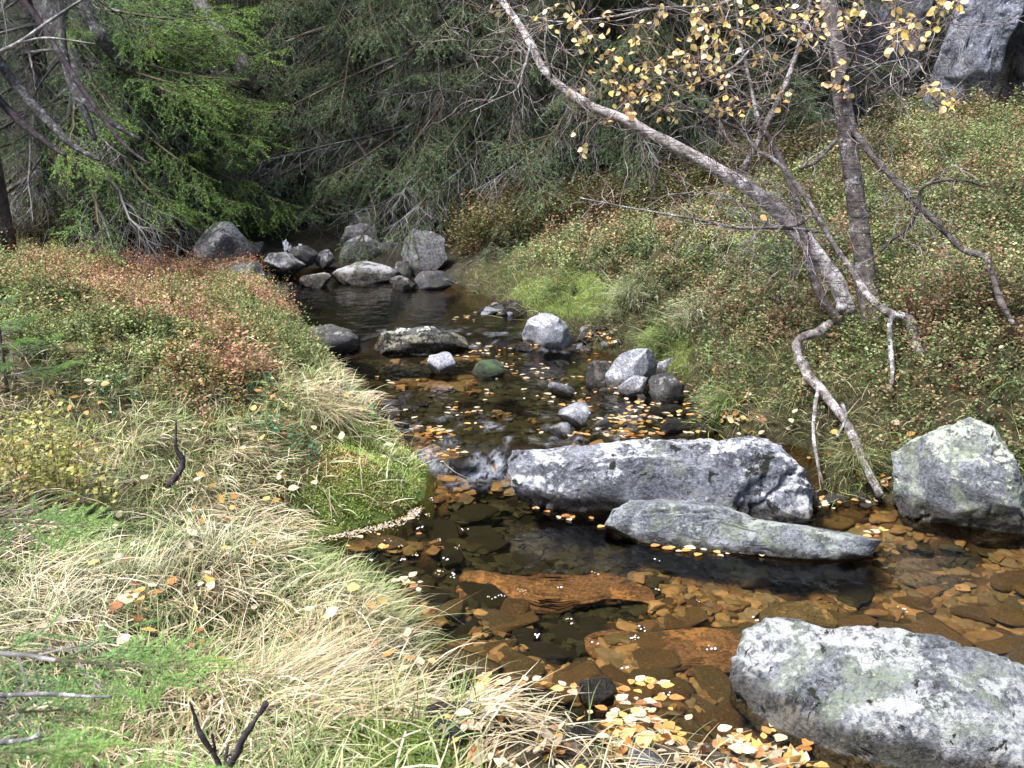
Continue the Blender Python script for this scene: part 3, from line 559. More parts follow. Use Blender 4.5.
# ------------------------------------------------------------------ grass, moss, shrubs
def blades(mb, P, az, L, t0, t1, W, c, K=5, m=0, clear=.006, drape=True):
    n = len(P); A = np.stack([np.cos(az), np.sin(az), 0 * az], 1); V = np.zeros((n, K + 1, 3)); V[:, 0] = P
    bend = rng.normal(0, .25, n)
    for k in range(K):
        th = t0 + (t1 - t0) * ((k + .5) / K); a2 = az + bend * k / K; D = np.stack([np.cos(a2), np.sin(a2), 0 * a2], 1)
        V[:, k + 1] = V[:, k] + (L / K)[:, None] * (np.sin(th)[:, None] * D + np.cos(th)[:, None] * [0, 0, 1])
    if drape:
        g = Hs(V[..., 0].ravel(), V[..., 1].ravel()).reshape(n, K + 1) + clear + rng.random(n)[:, None] * .035 * np.linspace(0, 1, K + 1)[None]
        V[..., 2] = np.maximum(V[..., 2], np.where(np.arange(K + 1)[None] > 0, g, -9))
    tw = rng.uniform(-.6, .6, n); S = np.stack([-np.sin(az), np.cos(az), tw], 1); S = unit(S)
    wk = W[:, None] * np.array([.8, 1, .9, .7, .45, .12, .05, .03])[:K + 1][None]
    X = np.stack([V - S[:, None] * wk[..., None] / 2, V + S[:, None] * wk[..., None] / 2], 2).reshape(-1, 3)
    b = np.arange(n)[:, None, None] * (K + 1) * 2 + np.arange(K)[None, :, None] * 2; q = (b + np.array([0, 1, 3, 2])[None, None]).reshape(-1, 4)
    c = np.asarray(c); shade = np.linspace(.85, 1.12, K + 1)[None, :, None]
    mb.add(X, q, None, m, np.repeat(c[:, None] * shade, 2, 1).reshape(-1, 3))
STRAW = np.array([(.46, .39, .25), (.40, .32, .19), (.58, .52, .39), (.32, .26, .14), (.44, .36, .26)])
GREEN = np.array([(.17, .24, .08), (.24, .29, .12), (.13, .19, .07), (.30, .33, .15)])
PALE = np.array([(.58, .55, .42), (.50, .50, .36), (.45, .47, .33)])
def pick(pal, n, var=.2): return pal[rng.integers(len(pal), size=n)] * rng.uniform(1 - var, 1 + var, (n, 1))
def scatter(n, x0, x1, y0, y1, sides=None):
    X = rng.uniform(x0, x1, n); Y = rng.uniform(y0, y1, n); k = ~isin(X, Y)
    if sides is not None: k &= np.isin(side(X, Y), sides)
    X, Y = X[k], Y[k]; return np.stack([X, Y, H(X, Y)], 1)
def flow(P, base, spread, sc=1.2, s=3):
    return base + spread * fbm2(P[:, 0], P[:, 1], sc, 2, s)

def ground_cover():
    # --- left bank grass
    mb = MB()
    P = scatter(240000, -4.5, .6, .9, 7.5, [2, 3]); px, py, d = project(P)
    k = (rng.random(len(P)) < np.clip(4.5 / d ** 1.7, .1, 1)) & (dwater(P[:, 0], P[:, 1]) > .03) & (px > -150) & (py < 900); P = P[k]; d = d[k]; px = px[k]; py = py[k]
    heath = pxpoly(P, HEATH); moss = pxpoly(P, MOSS_L) | pxpoly(P, MOSS_F); sd = side(P[:, 0], P[:, 1]); near = (sd == 2)
    keep = (rng.random(len(P)) < np.where(heath, .22, np.where(moss, .22, np.where(near & (px > 480), .06, .8)))); P, d, px, py, heath, moss = [a[keep] for a in (P, d, px, py, heath, moss)]; n = len(P)
    clump = fbm2(P[:, 0], P[:, 1], 3.2, 3, 31); az = flow(P, -.5, 2.2, 2.1) + rng.normal(0, .5, n)
    kind = clump + rng.normal(0, .25, n) - .55 * (py < 505) * (px < 310) - .22
    c = np.where((kind > .02)[:, None], pick(STRAW, n), np.where((kind > -.22)[:, None], pick(PALE, n) * .85, pick(GREEN, n)))
    L = np.where(kind > .02, rng.uniform(.08, .26, n), rng.uniform(.05, .17, n)) * (1 - .35 * sstep(4.2, 5.2, P[:, 1])) * np.where(moss | heath, .8, 1.)
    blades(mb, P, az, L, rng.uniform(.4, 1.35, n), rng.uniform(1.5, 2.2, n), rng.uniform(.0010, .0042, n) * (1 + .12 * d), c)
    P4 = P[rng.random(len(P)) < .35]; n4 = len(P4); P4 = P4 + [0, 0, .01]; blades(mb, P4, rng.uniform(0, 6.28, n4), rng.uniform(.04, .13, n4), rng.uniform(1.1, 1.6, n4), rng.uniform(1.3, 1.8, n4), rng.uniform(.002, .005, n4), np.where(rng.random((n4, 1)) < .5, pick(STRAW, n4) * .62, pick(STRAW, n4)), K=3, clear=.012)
    # upright fresh thin green blades
    P2 = P[rng.random(n) < .36]; n2 = len(P2)
    blades(mb, P2, rng.uniform(0, 6.28, n2), rng.uniform(.05, .16, n2), rng.uniform(0, .4, n2), rng.uniform(.6, 1.6, n2), np.full(n2, .0028), pick(GREEN, n2))
    # short grass among the right-bank scrub
    P3 = scatter(60000, -.6, 4, 3.5, 9.5, [1]); dw = dwater(P3[:, 0], P3[:, 1]); P3 = P3[(rng.random(len(P3)) < np.exp(-dw / .35) * .95 + .05 + .8 * pxpoly(P3, MOSS_R2))]; n3 = len(P3)
    blades(mb, P3, rng.normal(-1.9, .9, n3), rng.uniform(.06, .20, n3), rng.uniform(.1, .7, n3), rng.uniform(1.1, 2.2, n3), np.full(n3, .004), np.where(rng.random((n3, 1)) < .42, pick(STRAW, n3) * .75, pick(GREEN, n3)))
    tag(link('grass', mb.mesh('grass', M_GRASS)), 'straw-coloured and green bank grass, flattened and tangled', 'grass', kind='stuff')
    # --- moss
    mb = MB(); P = np.vstack([scatter(800000, -2.6, 3, 1.2, 8.6), scatter(160000, -1.3, -.2, 3.3, 5.4, [3])]); px, py, d = project(P); k = (px > -10) & (px < 1030) & (py < 790); P = P[k]; d = d[k]
    ml = pxpoly(P, MOSS_L); strong = ml | pxpoly(P, MOSS_F) | pxpoly(P, MOSS_R) | pxpoly(P, MOSS_R3) | pxpoly(P, MOSS_R4) | (pxpoly(P, MOSS_R2) & (fbm2(P[:, 0], P[:, 1], 3.5, 3, 66) > -.15))
    weak = fbm2(P[:, 0], P[:, 1], 2.2, 3, 61) > np.where(P[:, 0] > .2, .05, .28)
    k = (rng.random(len(P)) < np.where(strong, 1., np.where(weak, .35, .02)) * np.clip(5 / d, .3, 1)) & ((side(P[:, 0], P[:, 1]) != 2) | (project(P)[0] < 490)); P = P[k]; ml = ml[k]; n = len(P)
    cm = np.array([(.20, .26, .06), (.16, .22, .05), (.26, .31, .09), (.12, .165, .045)]); tone = (1 + .5 * fbm2(P[:, 0], P[:, 1], 6, 4, 62))[:, None]; br = fbm2(P[:, 0], P[:, 1], 4, 3, 63)
    blades(mb, P + [0, 0, -.003], rng.uniform(0, 6.28, n), rng.uniform(.006, .017, n), rng.uniform(0, .9, n), rng.uniform(.6, 1.8, n), np.full(n, .0031), np.where((br + rng.normal(0, .2, n) > .55)[:, None], np.array([.24, .19, .08]) * rng.uniform(.6, 1.3, (n, 1)), pick(cm, n, .3)) * tone * np.where(ml, 1.5, 1.)[:, None], K=2, drape=False)
    tag(link('moss', mb.mesh('moss', M_GRASS)), 'bright green moss cushions along the water edges', 'moss', kind='stuff')
def sprigs(mb, P, hgt, M, leaf, pal, stemc=(.10, .06, .04), lean=.35, upn=.8, palw=None):
    n = len(P); h = hgt * rng.uniform(.6, 1.25, n); az = rng.uniform(0, 6.28, n); ln = rng.normal(0, lean, n) + .1
    top = P + np.stack([np.cos(az) * ln * h, np.sin(az) * ln * h, h], 1)
    prisms(mb, P - [0, 0, .01], top, np.full(n, .0016), np.full(n, .0008), 1, np.tile(stemc, (n, 1)))
    t = rng.uniform(.25, 1.05, (n, M)); B = P[:, None] + (top - P)[:, None] * t[..., None]; a = rng.uniform(0, 6.28, (n, M)); r = rng.uniform(.005, 1, (n, M)) * (.30 * h)[:, None] * (1.15 - .5 * t)
    B = B + np.stack([np.cos(a) * r, np.sin(a) * r, rng.normal(0, .02, (n, M))], -1)
    D = np.stack([np.cos(a), np.sin(a), rng.uniform(-.2, .9, (n, M))], -1).reshape(-1, 3)
    N = unit(np.stack([rng.normal(0, .5, n * M), rng.normal(0, .5, n * M), np.full(n * M, upn)], 1))
    sz = np.repeat(np.broadcast_to(leaf, (n,)), M) * rng.uniform(.6, 1.3, n * M); c = np.repeat(pal, M, 0) * rng.uniform(.7, 1.25, (n * M, 1)); c[:, 0] *= rng.uniform(.88, 1.15, n * M)
    leaves4(mb, B.reshape(-1, 3), D, N, sz, sz * .62, c, 0)
def bushes(P, per, spread):
    m = max(4, len(P) // per); C = P[rng.choice(len(P), m, replace=False)]; idx = rng.integers(m, size=len(P)); lone = rng.random(len(P)) < .38; s = spread * rng.uniform(.6, 1.5, m)[idx]
    Q = np.where(lone[:, None], P[:, :2], C[idx, :2] + rng.normal(size=(len(P), 2)) * s[:, None]); r2 = (((Q - C[idx, :2]) ** 2).sum(1)) / s ** 2; Q = np.column_stack([Q, H(Q[:, 0], Q[:, 1])]); return Q, idx, m, np.where(lone, .55, np.clip(1.25 - .32 * r2, .35, 1.25))
def shrubs():
    # right slope: bilberry scrub
    mb = MB(); P = scatter(86000, -1.2, 9, 3.7, 12.5, [1]); px, py, d = project(P)
    k = (px > -30) & (px < 1120) & (rng.random(len(P)) < np.clip(6.5 / d, .25, 1) ** 1.2) & (dwater(P[:, 0], P[:, 1]) > .10); P, d, px, py = P[k], d[k], px[k], py[k]
    m = pxpoly(P, MOSS_R) | pxpoly(P, MOSS_R2) | pxpoly(P, MOSS_R3) | pxpoly(P, MOSS_R4); m2 = pxpoly(P, MOSS_R2); k = ~m | (rng.random(len(P)) < np.where(m2, .22, .10)); cl = fbm2(P[:, 0], P[:, 1], 2.0, 3, 70); k &= rng.random(len(P)) < .45 + .6 * sstep(-.5, .3, cl); P, d, px, py, cl = P[k], d[k], px[k], py[k], cl[k]; n = len(P)
    G = np.array([(.13, .19, .07), (.17, .225, .09), (.22, .265, .12), (.09, .135, .055), (.24, .255, .11)]); B = np.array([(.21, .15, .08), (.25, .18, .10), (.17, .12, .06), (.27, .17, .11)])
    rb = 1.35 * fbm2(P[:, 0], P[:, 1], 1.1, 3, 71) + rng.normal(0, .2, n) - .36 + .30 * sstep(6.5, 9, P[:, 1]) + .15 * (px > 920) * (py > 300) 
    c = np.where((rb > .18)[:, None], pick(B, n), pick(G, n)); red = rng.random(n) < .012; c[red] = (.38, .10, .07)
    P, ix, mm_, dome = bushes(P, 24, .105); d = project(P)[2]; tn = rng.uniform(.7, 1.3, mm_)[ix][:, None]; cb = np.where((rng.random(mm_) < .13)[ix][:, None], pick(B, n), pick(G[rng.integers(5, size=mm_)][ix], n) if False else G[rng.integers(5, size=mm_)][ix] * rng.uniform(.85, 1.15, (n, 1)))
    c = np.where((rb > .40)[:, None], c, cb) * tn * (1 + .38 * fbm2(P[:, 0], P[:, 1], 1.3, 2, 72))[:, None].clip(.55, 1.5); hb = rng.uniform(.55, 1.6, mm_)[ix] * dome; lb = rng.uniform(.8, 1.3, mm_)[ix]; cl = fbm2(P[:, 0], P[:, 1], 2.0, 3, 70)
    hg = hb * (.09 + .15 * sstep(-.5, .7, cl + .4 * fbm2(P[:, 0], P[:, 1], 5, 2, 76))); sprigs(mb, P, hg, 32, (.012 + .0010 * d) * lb, c)
    tag(link('bilberry_scrub', mb.mesh('bilberry_scrub', [M_SHRUB, M_TWIG])), 'low bilberry scrub, green turning rust, covering the right slope', 'ground cover', kind='stuff')
    # left heath
    mb = MB(); P = scatter(42000, -7, -.9, 3.6, 9.8, [3, 0]); hp = P + [0, 0, .02]; k = pxpoly(hp, HEATH); P = P[k & (dwater(P[:, 0], P[:, 1]) > .08)]; n = len(P); px, py, d = project(P)
    Rd = np.array([(.30, .15, .11), (.36, .21, .15), (.26, .14, .08), (.33, .20, .11)]); Br = np.array([(.26, .19, .08), (.20, .17, .06), (.30, .22, .10)]); Gn = np.array([(.14, .18, .06), (.20, .24, .09), (.11, .15, .05)])
    q = fbm2(P[:, 0], P[:, 1], 1.6, 3, 73) + rng.normal(0, .25, n) + .55 * sstep(320, 275, py) * sstep(60, 140, px) - .34; c = np.where((q > .22)[:, None], pick(Rd, n), np.where((q > -.15)[:, None], pick(Br, n), pick(Gn, n)))
    P, ix, mm_, dome = bushes(P, 20, .085); px, py, d = project(P); q = (fbm2(P[:, 0], P[:, 1], 1.6, 3, 73) + .75 * sstep(312, 268, py) * sstep(40, 120, px) - .30) + rng.normal(0, .3, mm_)[ix] + rng.normal(0, .12, n)
    c = np.where((q > .2)[:, None], pick(Rd, n), np.where((q > -.2)[:, None], pick(Br, n), pick(Gn, n))); c *= rng.uniform(.7, 1.3, mm_)[ix][:, None]; kk = dwater(P[:, 0], P[:, 1]) > .06; kk &= ~isin(P[:, 0], P[:, 1]); P, c, ix, dome = P[kk], c[kk], ix[kk], dome[kk]; n = len(P)
    sprigs(mb, P, rng.uniform(.08, .19, mm_)[ix] * dome, 30, .015 * rng.uniform(.8, 1.3, mm_)[ix], c); 
    tag(link('red_heath', mb.mesh('red_heath', [M_SHRUB, M_TWIG])), 'rust-red and brown berry heath on top of the left bank', 'ground cover', kind='stuff')
    # dark undergrowth further back
    mb = MB(); P = np.vstack([scatter(16000, -9, -1.5, 7.2, 13), scatter(12000, -2, 3, 9.3, 13, [0, 1])]); px, py, d = project(P); k = ~pxpoly(P, HEATH) & ~((px > 180) & (px < 456) & (py > 205) & (py < 300)); P = P[k]; n = len(P)
    D = np.array([(.07, .09, .03), (.11, .13, .04), (.15, .10, .05), (.06, .075, .025), (.17, .12, .06)]); c = pick(D, n, .3)
    sprigs(mb, P, np.full(n, .34), 24, .026, c); tag(link('forest_undergrowth', mb.mesh('forest_undergrowth', [M_SHRUB, M_TWIG])), 'dark green and brown undergrowth under the spruces', 'ground cover', kind='stuff')
ground_cover(); shrubs()

def tussock(px, py, n, L, spread, az, azs, pal, label, t0=(.1, .7), t1=(1.3, 2.2), w=.003, green=.15):
    q, t = ground(px, py, False); r = np.abs(rng.normal(0, spread, n)); a = rng.uniform(0, 6.28, n); P = np.stack([q[0] + r * np.cos(a), q[1] + r * np.sin(a)], 1); P = np.column_stack([P, H(P[:, 0], P[:, 1])])
    base = np.array([q[0], q[1], H(q[0], q[1])]); mb = MB(); c = np.where(rng.random((n, 1)) < green, pick(GREEN, n), pick(pal, n))
    az_ = az + rng.normal(0, azs, n); blades(mb, P, az_, L * rng.uniform(.55, 1.25, n), rng.uniform(*t0, n), rng.uniform(*t1, n), np.full(n, w), c, K=6)
    mb.v[0] = mb.v[0] - base; return tag(link('grass_tussock', mb.mesh('grass_tussock', M_GRASS), loc=base), label, 'grass tussock')
tussock(265, 690, 520, .30, .17, .55, .5, STRAW, 'long straw tussock combed to the right at the bottom of the left bank', (1.0, 1.55), (1.45, 1.8), .0026, .15)
tussock(352, 630, 300, .24, .12, .1, .9, STRAW, 'straw tussock drooping over the water edge at the lower left', (.5, 1.4), (1.6, 2.6), .0024, .25)
tussock(130, 585, 260, .22, .09, .5, 2.5, PALE, 'grey-green tussock with thin curling blades in the lower left grass', (.1, .9), (1.2, 2.3), .0022, .3)
tussock(215, 555, 200, .24, .10, 0, 1.6, PALE, 'pale tangled tussock just above the lower straw tussocks', (.3, 1.), (1.4, 2.3), .0022, .1)
tussock(45, 625, 220, .24, .10, 0, 2.5, PALE, 'pale loose tussock at the left edge behind the near spruce boughs', (.3, 1.), (1.4, 2.3), .0022, .1)
tussock(235, 455, 260, .24, .12, -.7, .5, STRAW, 'straw tussock bent down towards the moss bank', (.9, 1.4), (1.5, 1.9))
tussock(322, 412, 330, .34, .10, -.95, .3, STRAW, 'long pale straw tussock flowing down to the mossy point', (.9, 1.4), (1.5, 1.95))
tussock(262, 368, 200, .26, .09, -1.2, .5, STRAW * 1.05, 'pale straw tussock hanging below the red heath', (.5, 1.), (1.6, 2.2), .0035)
tussock(855, 465, 420, .22, .07, -1.8, .6, STRAW * .8, 'brown and green tussock under the hanging birch root', (.2, .8), (1.4, 2.4), .003, .6)
tussock(725, 412, 380, .22, .06, -2.2, .6, GREEN * 1.1, 'green tussock overhanging the water above the long boulder', (.2, .8), (1.4, 2.4), .0035, .4)
tussock(660, 350, 420, .25, .08, -2.2, .6, GREEN * 1.2, 'bright green tussock above the cluster of pale stones', (.2, .8), (1.4, 2.4), .004, .4)
tussock(630, 303, 420, .28, .10, -2.0, .7, PALE * .9, 'pale dry tussock on the right bank behind the pointed white boulder', (.2, .9), (1.4, 2.4), .004, .4)
tussock(690, 320, 300, .25, .08, -2.0, .7, PALE * 1.05, 'small bleached tussock in the scrub above the pale stones', (.2, .9), (1.4, 2.4), .004, .1)
tussock(555, 292, 500, .22, .14, -2.0, .8, GREEN * 1.2, 'rounded green tussock at the right edge of the dark pool', (.2, .9), (1.4, 2.4), .004, .7)

def lingon(px, py, n, label, h=.09, pal=((.03, .09, .04), (.05, .13, .06)), leaf=.02, M=16, cat='plant', name='lingonberry_plant', sp=.038):
    q, t = ground(px, py, False); P = np.stack([q[0] + rng.normal(0, sp, n), q[1] + rng.normal(0, sp, n)], 1); P = np.column_stack([P, H(P[:, 0], P[:, 1])])
    mb = MB(); prisms(mb, np.zeros((n, 3)) - [0, 0, .004], P - q, np.full(n, .002), np.full(n, .0015), 1, np.tile((.1, .06, .04), (n, 1))); sprigs(mb, P - q, np.full(n, h), M, leaf, pick(np.array(pal), n)); tag(link(name, mb.mesh(name, [M_SHRUB, M_TWIG]), loc=q), label, cat)
lingon(265, 445, 9, 'dark glossy lingonberry plant in the straw above the moss bank'); lingon(372, 428, 5, 'small dark lingonberry plant near the mossy point'); lingon(300, 462, 8, 'dark lingonberry plant on the lower side of the moss bank')
lingon(110, 400, 9, 'dark green lingonberry plant at the foot of the red heath'); lingon(255, 405, 8, 'dark lingonberry plant below the straw that hangs from the heath')
lingon(55, 500, 34, 'yellow-green bilberry bush at the left edge of the grass', .22, ((.26, .28, .06), (.20, .23, .05), (.30, .27, .08)), .020, 40, 'bush', 'bilberry_bush', .09)
lingon(15, 520, 16, 'thin yellow-green bilberry bush cut by the left frame edge', .26, ((.26, .26, .07), (.30, .25, .10)), .020, 40, 'bush', 'bilberry_bush', .08)

# ------------------------------------------------------------------ birch
def bpath(pts, rs=1.): 
    P = np.array([at(x, y, d) for x, y, d, r in pts]); r = np.array([r * d / F for x, y, d, r in pts]) * rs; k = np.column_stack([P, r]); return catmull(k, 7)
def birch():
    base, bd = ground(868, 318, False); G = lambda x, y, o=.06: ground(x, y, False)[1] - o; root = thing('birch_tree', 'multi-stemmed old birch leaning over the stream with yellow leaves and bare roots', 'tree', base)
    D = bd
    def branch(name, pts, mat, sides=10, rough=.12, parent=root, label=None):
        k = bpath(pts, .47); P = k[:, :3] + np.stack([fbm(k[:, :3] * 5 + 9 * j, 2, j) for j in range(3)], 1) * np.minimum(k[:, 3:4] * .35, .012); mb = MB(); tube(mb, P - base, k[:, 3], sides, rough=rough, seed=len(pts)); o = link(name, mb.mesh(name, mat), parent)
        if label: o['label'] = label
        return P
    B = []
    B.append(branch('trunk', [(874, 335, D, 27), (868, 300, D, 23), (861, 235, D, 20), (853, 180, D, 19), (846, 120, D, 19), (838, 60, D, 18), (828, 0, D, 17), (815, -150, D + .1, 15), (800, -420, D + .2, 9), (790, -700, D + .2, 3)], M_BIRCHDARK, 18, .08, label='upright grey trunk'))
    B.append(branch('trunk', [(850, 312, D - .02, 18), (836, 284, D - .02, 18), (800, 236, D, 18), (762, 200, D, 17), (700, 160, D + .02, 13), (640, 128, D + .05, 11), (580, 98, D + .1, 9), (548, 74, D + .12, 8), (531, 44, D + .15, 8), (512, 16, D + .2, 7), (470, -40, D + .3, 6), (420, -90, D + .4, 3)], M_BIRCH, 16, .10, label='pale trunk leaning far out over the water'))
    B.append(branch('trunk', [(840, 322, D - .12, 9), (824, 300, D - .14, 9), (810, 266, D - .15, 9), (803, 226, D - .15, 8), (791, 186, D - .15, 7), (772, 145, D - .15, 7), (758, 118, D - .15, 5), (750, 82, D - .1, 4), (740, 40, D, 3), (735, 0, D, 2)], M_BIRCHDARK, 10, .2, label='thin dark twisted stem'))
    B.append(branch('branch', [(742, 172, D - .1, 6), (765, 128, D - .1, 7), (786, 84, D - .1, 6), (803, 34, D - .1, 5), (812, -10, D - .1, 4)], M_ROOT, 8, .2))
    B.append(branch('branch', [(740, 130, D - .25, 2), (757, 150, D - .25, 4), (776, 162, D - .25, 5), (800, 190, D - .25, 5), (832, 240, D - .25, 5.5), (856, 276, D - .24, 7), (872, 300, D - .34, 8), (892, 316, D - .40, 10), (906, 322, D - .40, 13), (912, 340, D - .40, 12), (922, 356, G(922, 356, .05), 8)], M_ROOT, 10, .2))
    B.append(branch('root', [(893, 316, D - .42, 6), (889, 326, D - .46, 6), (891, 352, D - .52, 5.5), (893, 372, D - .58, 4.5), (891, 392, G(891, 396, .04), 3.5)], M_DEAD, 8, .15, label='pale bare root hanging straight down'))
    B.append(branch('branch', [(846, 120, D, 5), (862, 142, D - .1, 7), (884, 168, D - .2, 6.5), (912, 200, D - .25, 6.5), (938, 224, D - .25, 6.5), (962, 248, D - .25, 6.5), (985, 257, D - .40, 7), (993, 278, D - .5, 6.5), (1000, 300, D - .6, 6.5), (1014, 324, G(1014, 328, .15), 5)], M_BIRCHDARK, 10, .18, label='bent branch arching down to the right slope'))
    B.append(branch('branch', [(919, 206, D - .25, 4), (921, 190, D - .27, 3), (936, 182, D - .3, 3), (962, 180, D - .3, 2.5), (985, 186, D - .3, 2), (1003, 184, D - .3, 1)], M_DARKTWIG, 6))
    B.append(branch('branch', [(918, 210, D - .25, 4), (908, 228, D - .27, 3.2), (893, 240, D - .28, 3.5), (880, 252, D - .28, 4)], M_DARKTWIG, 6))
    B.append(branch('branch', [(835, 140, D - .05, 5), (815, 162, D - .15, 4), (800, 168, D - .2, 3)], M_BIRCHDARK, 6))
    B.append(branch('root', [(842, 305, D - .15, 12), (835, 318, G(835, 322, .12), 11), (822, 331, G(822, 335, .14), 10), (800, 337, G(800, 345, .14), 10), (796, 352, G(796, 360, .14), 10), (808, 374, G(808, 380, .12), 11), (826, 398, G(826, 404, .10), 11), (846, 424, G(846, 428, .09), 11), (858, 446, G(858, 450, .09), 10), (868, 470, G(868, 474, .09), 9), (881, 496, G(881, 498, .06), 7)], M_ROOT, 12, .25, label='thick exposed root looping down to the water'))
    B.append(branch('root', [(818, 386, G(818, 390, .14), 4), (815, 406, G(815, 410, .2), 4.5), (813, 430, G(813, 430, .2), 4), (817, 458, G(817, 458, .16), 4), (821, 478, G(821, 480, .12), 3.4), (829, 496, G(829, 497, .03), 3)], M_ROOT, 6, .2, label='thin root dangling to the water'))
    B.append(branch('root', [(842, 404, G(842, 404, .12), 4), (846, 418, G(846, 418, .14), 3.5), (836, 438, G(836, 438, .1), 3)], M_DEAD, 6))
    B.append(branch('branch', [(818, 232, D - .2, 4), (780, 228, D - .3, 4), (740, 228, D - .35, 3.5), (700, 220, D - .4, 3), (660, 213, D - .4, 2.5), (620, 206, D - .4, 2), (580, 198, D - .4, 1.4)], M_ROOT, 6, .15))
    B.append(branch('branch', [(812, 214, D - .25, 3), (795, 226, D - .3, 3.4), (760, 222, D - .3, 2.4), (728, 196, D - .3, 1.6), (690, 192, D - .3, 1)], M_ROOT, 6, .15))
    B.append(branch('branch', [(755, 132, D - .2, 3.4), (735, 128, D - .25, 3), (705, 112, D - .3, 2.5), (668, 108, D - .3, 2), (640, 122, D - .3, 1.4)], M_ROOT, 6, .15))
    B.append(branch('branch', [(792, 30, D - .2, 3), (760, 40, D - .3, 2.6), (735, 66, D - .4, 3.4), (704, 78, D - .4, 2.4), (670, 70, D - .4, 2), (640, 90, D - .4, 1.2)], M_BIRCHDARK, 6, .15))
    B.append(branch('branch', [(765, -20, D - .1, 4), (720, 4, D - .2, 3.6), (660, 8, D - .3, 3), (610, 17, D - .3, 2.4), (560, 22, D - .3, 2), (515, 14, D - .3, 1.4)], M_DEAD, 6, .15))
    B.append(branch('branch', [(840, 90, D, 4), (852, 60, D - .4, 3.4), (868, 30, D - .7, 2.6), (895, 22, D - .9, 2), (930, 30, D - 1., 1.4), (955, 18, D - 1., 1)], M_BIRCHDARK, 6, .15))
    B.append(branch('branch', [(834, 50, D, 4), (812, 38, D - .4, 3), (788, 22, D - .6, 2.4), (750, 18, D - .7, 1.8), (715, 24, D - .7, 1.2)], M_BIRCHDARK, 6, .15))
    B.append(branch('branch', [(862, 72, D - .6, 2.6), (890, 62, D - .8, 2.2), (915, 60, D - .9, 2), (932, 84, D - .9, 1.6), (960, 100, D - .9, 1)], M_DEAD, 6, .15))
    B.append(branch('branch', [(531, 44, D + .1, 3), (524, 70, D, 2.6), (516, 90, D - .1, 2), (495, 100, D - .1, 1.5), (470, 112, D - .1, 1)], M_DEAD, 6, .15))
    B.append(branch('branch', [(552, 78, D + .05, 3), (545, 50, D, 2.4), (546, 20, D, 1.6), (540, -10, D, 1)], M_DEAD, 6, .15))
    # fine twigs
    mb = MB(); lp = []
    allb = [b for b in B[1:] if True]
    P0, P1, r0, r1, cc = [], [], [], [], []
    def twig(p, d, L, r, depth):
        n = max(3, int(L / .035)); q = p.copy()
        for i in range(n):
            d = unit(d + rng.normal(0, .22, 3) + [0, 0, -.03]); e = q + d * L / n; f = 1 - i / n
            P0.append(q); P1.append(e); r0.append(r * (.35 + .65 * f)); r1.append(r * (.35 + .65 * (1 - (i + 1) / n))); cc.append((.13, .10, .095) if rng.random() < .6 else (.27, .25, .25)); q = e
            if depth and rng.random() < .33: twig(q, unit(d + rng.normal(0, .9, 3)), L * rng.uniform(.25, .55), r * .6, depth - 1)
        return q
    for b in allb:
        L = np.linalg.norm(np.diff(b, axis=0), axis=1).sum(); n = int(L * 24)
        for _ in range(n):
            i = rng.integers(2, len(b) - 1); p = b[i]
            if project(p)[1] > 245: continue
            twig(p, unit(rng.normal(0, 1, 3) + [-.2, -.2, .1]), rng.uniform(.1, .5), .0026, 2)
    # clusters of leaves, each reached by its own twig
    CL = [(590, 40, 14, 5), (640, 30, 16, 5), (615, 85, 14, 5), (660, 110, 12, 4), (760, 60, 14, 4), (780, 90, 10, 3), (570, 22, 9, 6), (560, 8, 10, 3), (580, 45, 8, 2), (603, 15, 8, 3), (600, 74, 10, 3), (628, 102, 14, 9), (640, 88, 12, 7), (612, 60, 12, 5), (650, 68, 16, 7), (655, 95, 10, 3), (668, 62, 8, 3), (632, 115, 8, 3), (545, 22, 10, 4), (498, 10, 10, 4),
          (700, 18, 12, 8), (704, 34, 14, 10), (694, 62, 14, 7), (718, 44, 10, 5), (680, 55, 10, 4), (716, 72, 10, 5), (725, 98, 12, 5), (714, 110, 8, 3), (742, 112, 6, 2), (690, 84, 10, 4), (735, 35, 10, 4), (772, 14, 12, 5), (752, 20, 9, 3), (795, 22, 12, 7), (805, 40, 10, 4), (815, 30, 10, 4),
          (838, 70, 10, 4), (845, 90, 8, 3), (828, 84, 6, 2), (858, 8, 10, 5), (848, 18, 8, 4), (900, 28, 10, 5), (916, 20, 9, 4), (912, 38, 10, 4), (930, 28, 8, 2), (940, 12, 8, 3), (896, 44, 8, 3), (935, 92, 8, 4), (945, 98, 8, 4), (955, 104, 6, 2), (926, 88, 6, 2), (945, 3, 8, 3), (892, 4, 8, 2), (960, 4, 8, 2),
          (578, 130, 8, 1), (582, 148, 6, 2), (763, 220, 3, 1), (600, 120, 10, 2), (580, 92, 10, 4), (650, 50, 20, 4), (720, 15, 20, 5), (820, 12, 16, 6), (730, 0, 20, 6), (790, -5, 20, 6), (870, -10, 20, 6), (690, -10, 16, 6), (660, 10, 10, 3)]
    ap = np.vstack([b for b in allb]); apx = project(ap); LP, LD, LN, LL, LC = [], [], [], [], []
    LCOL = np.array([(.70, .47, .14), (.74, .55, .22), (.76, .62, .34), (.68, .42, .18), (.58, .53, .20), (.80, .70, .46), (.74, .54, .30)])
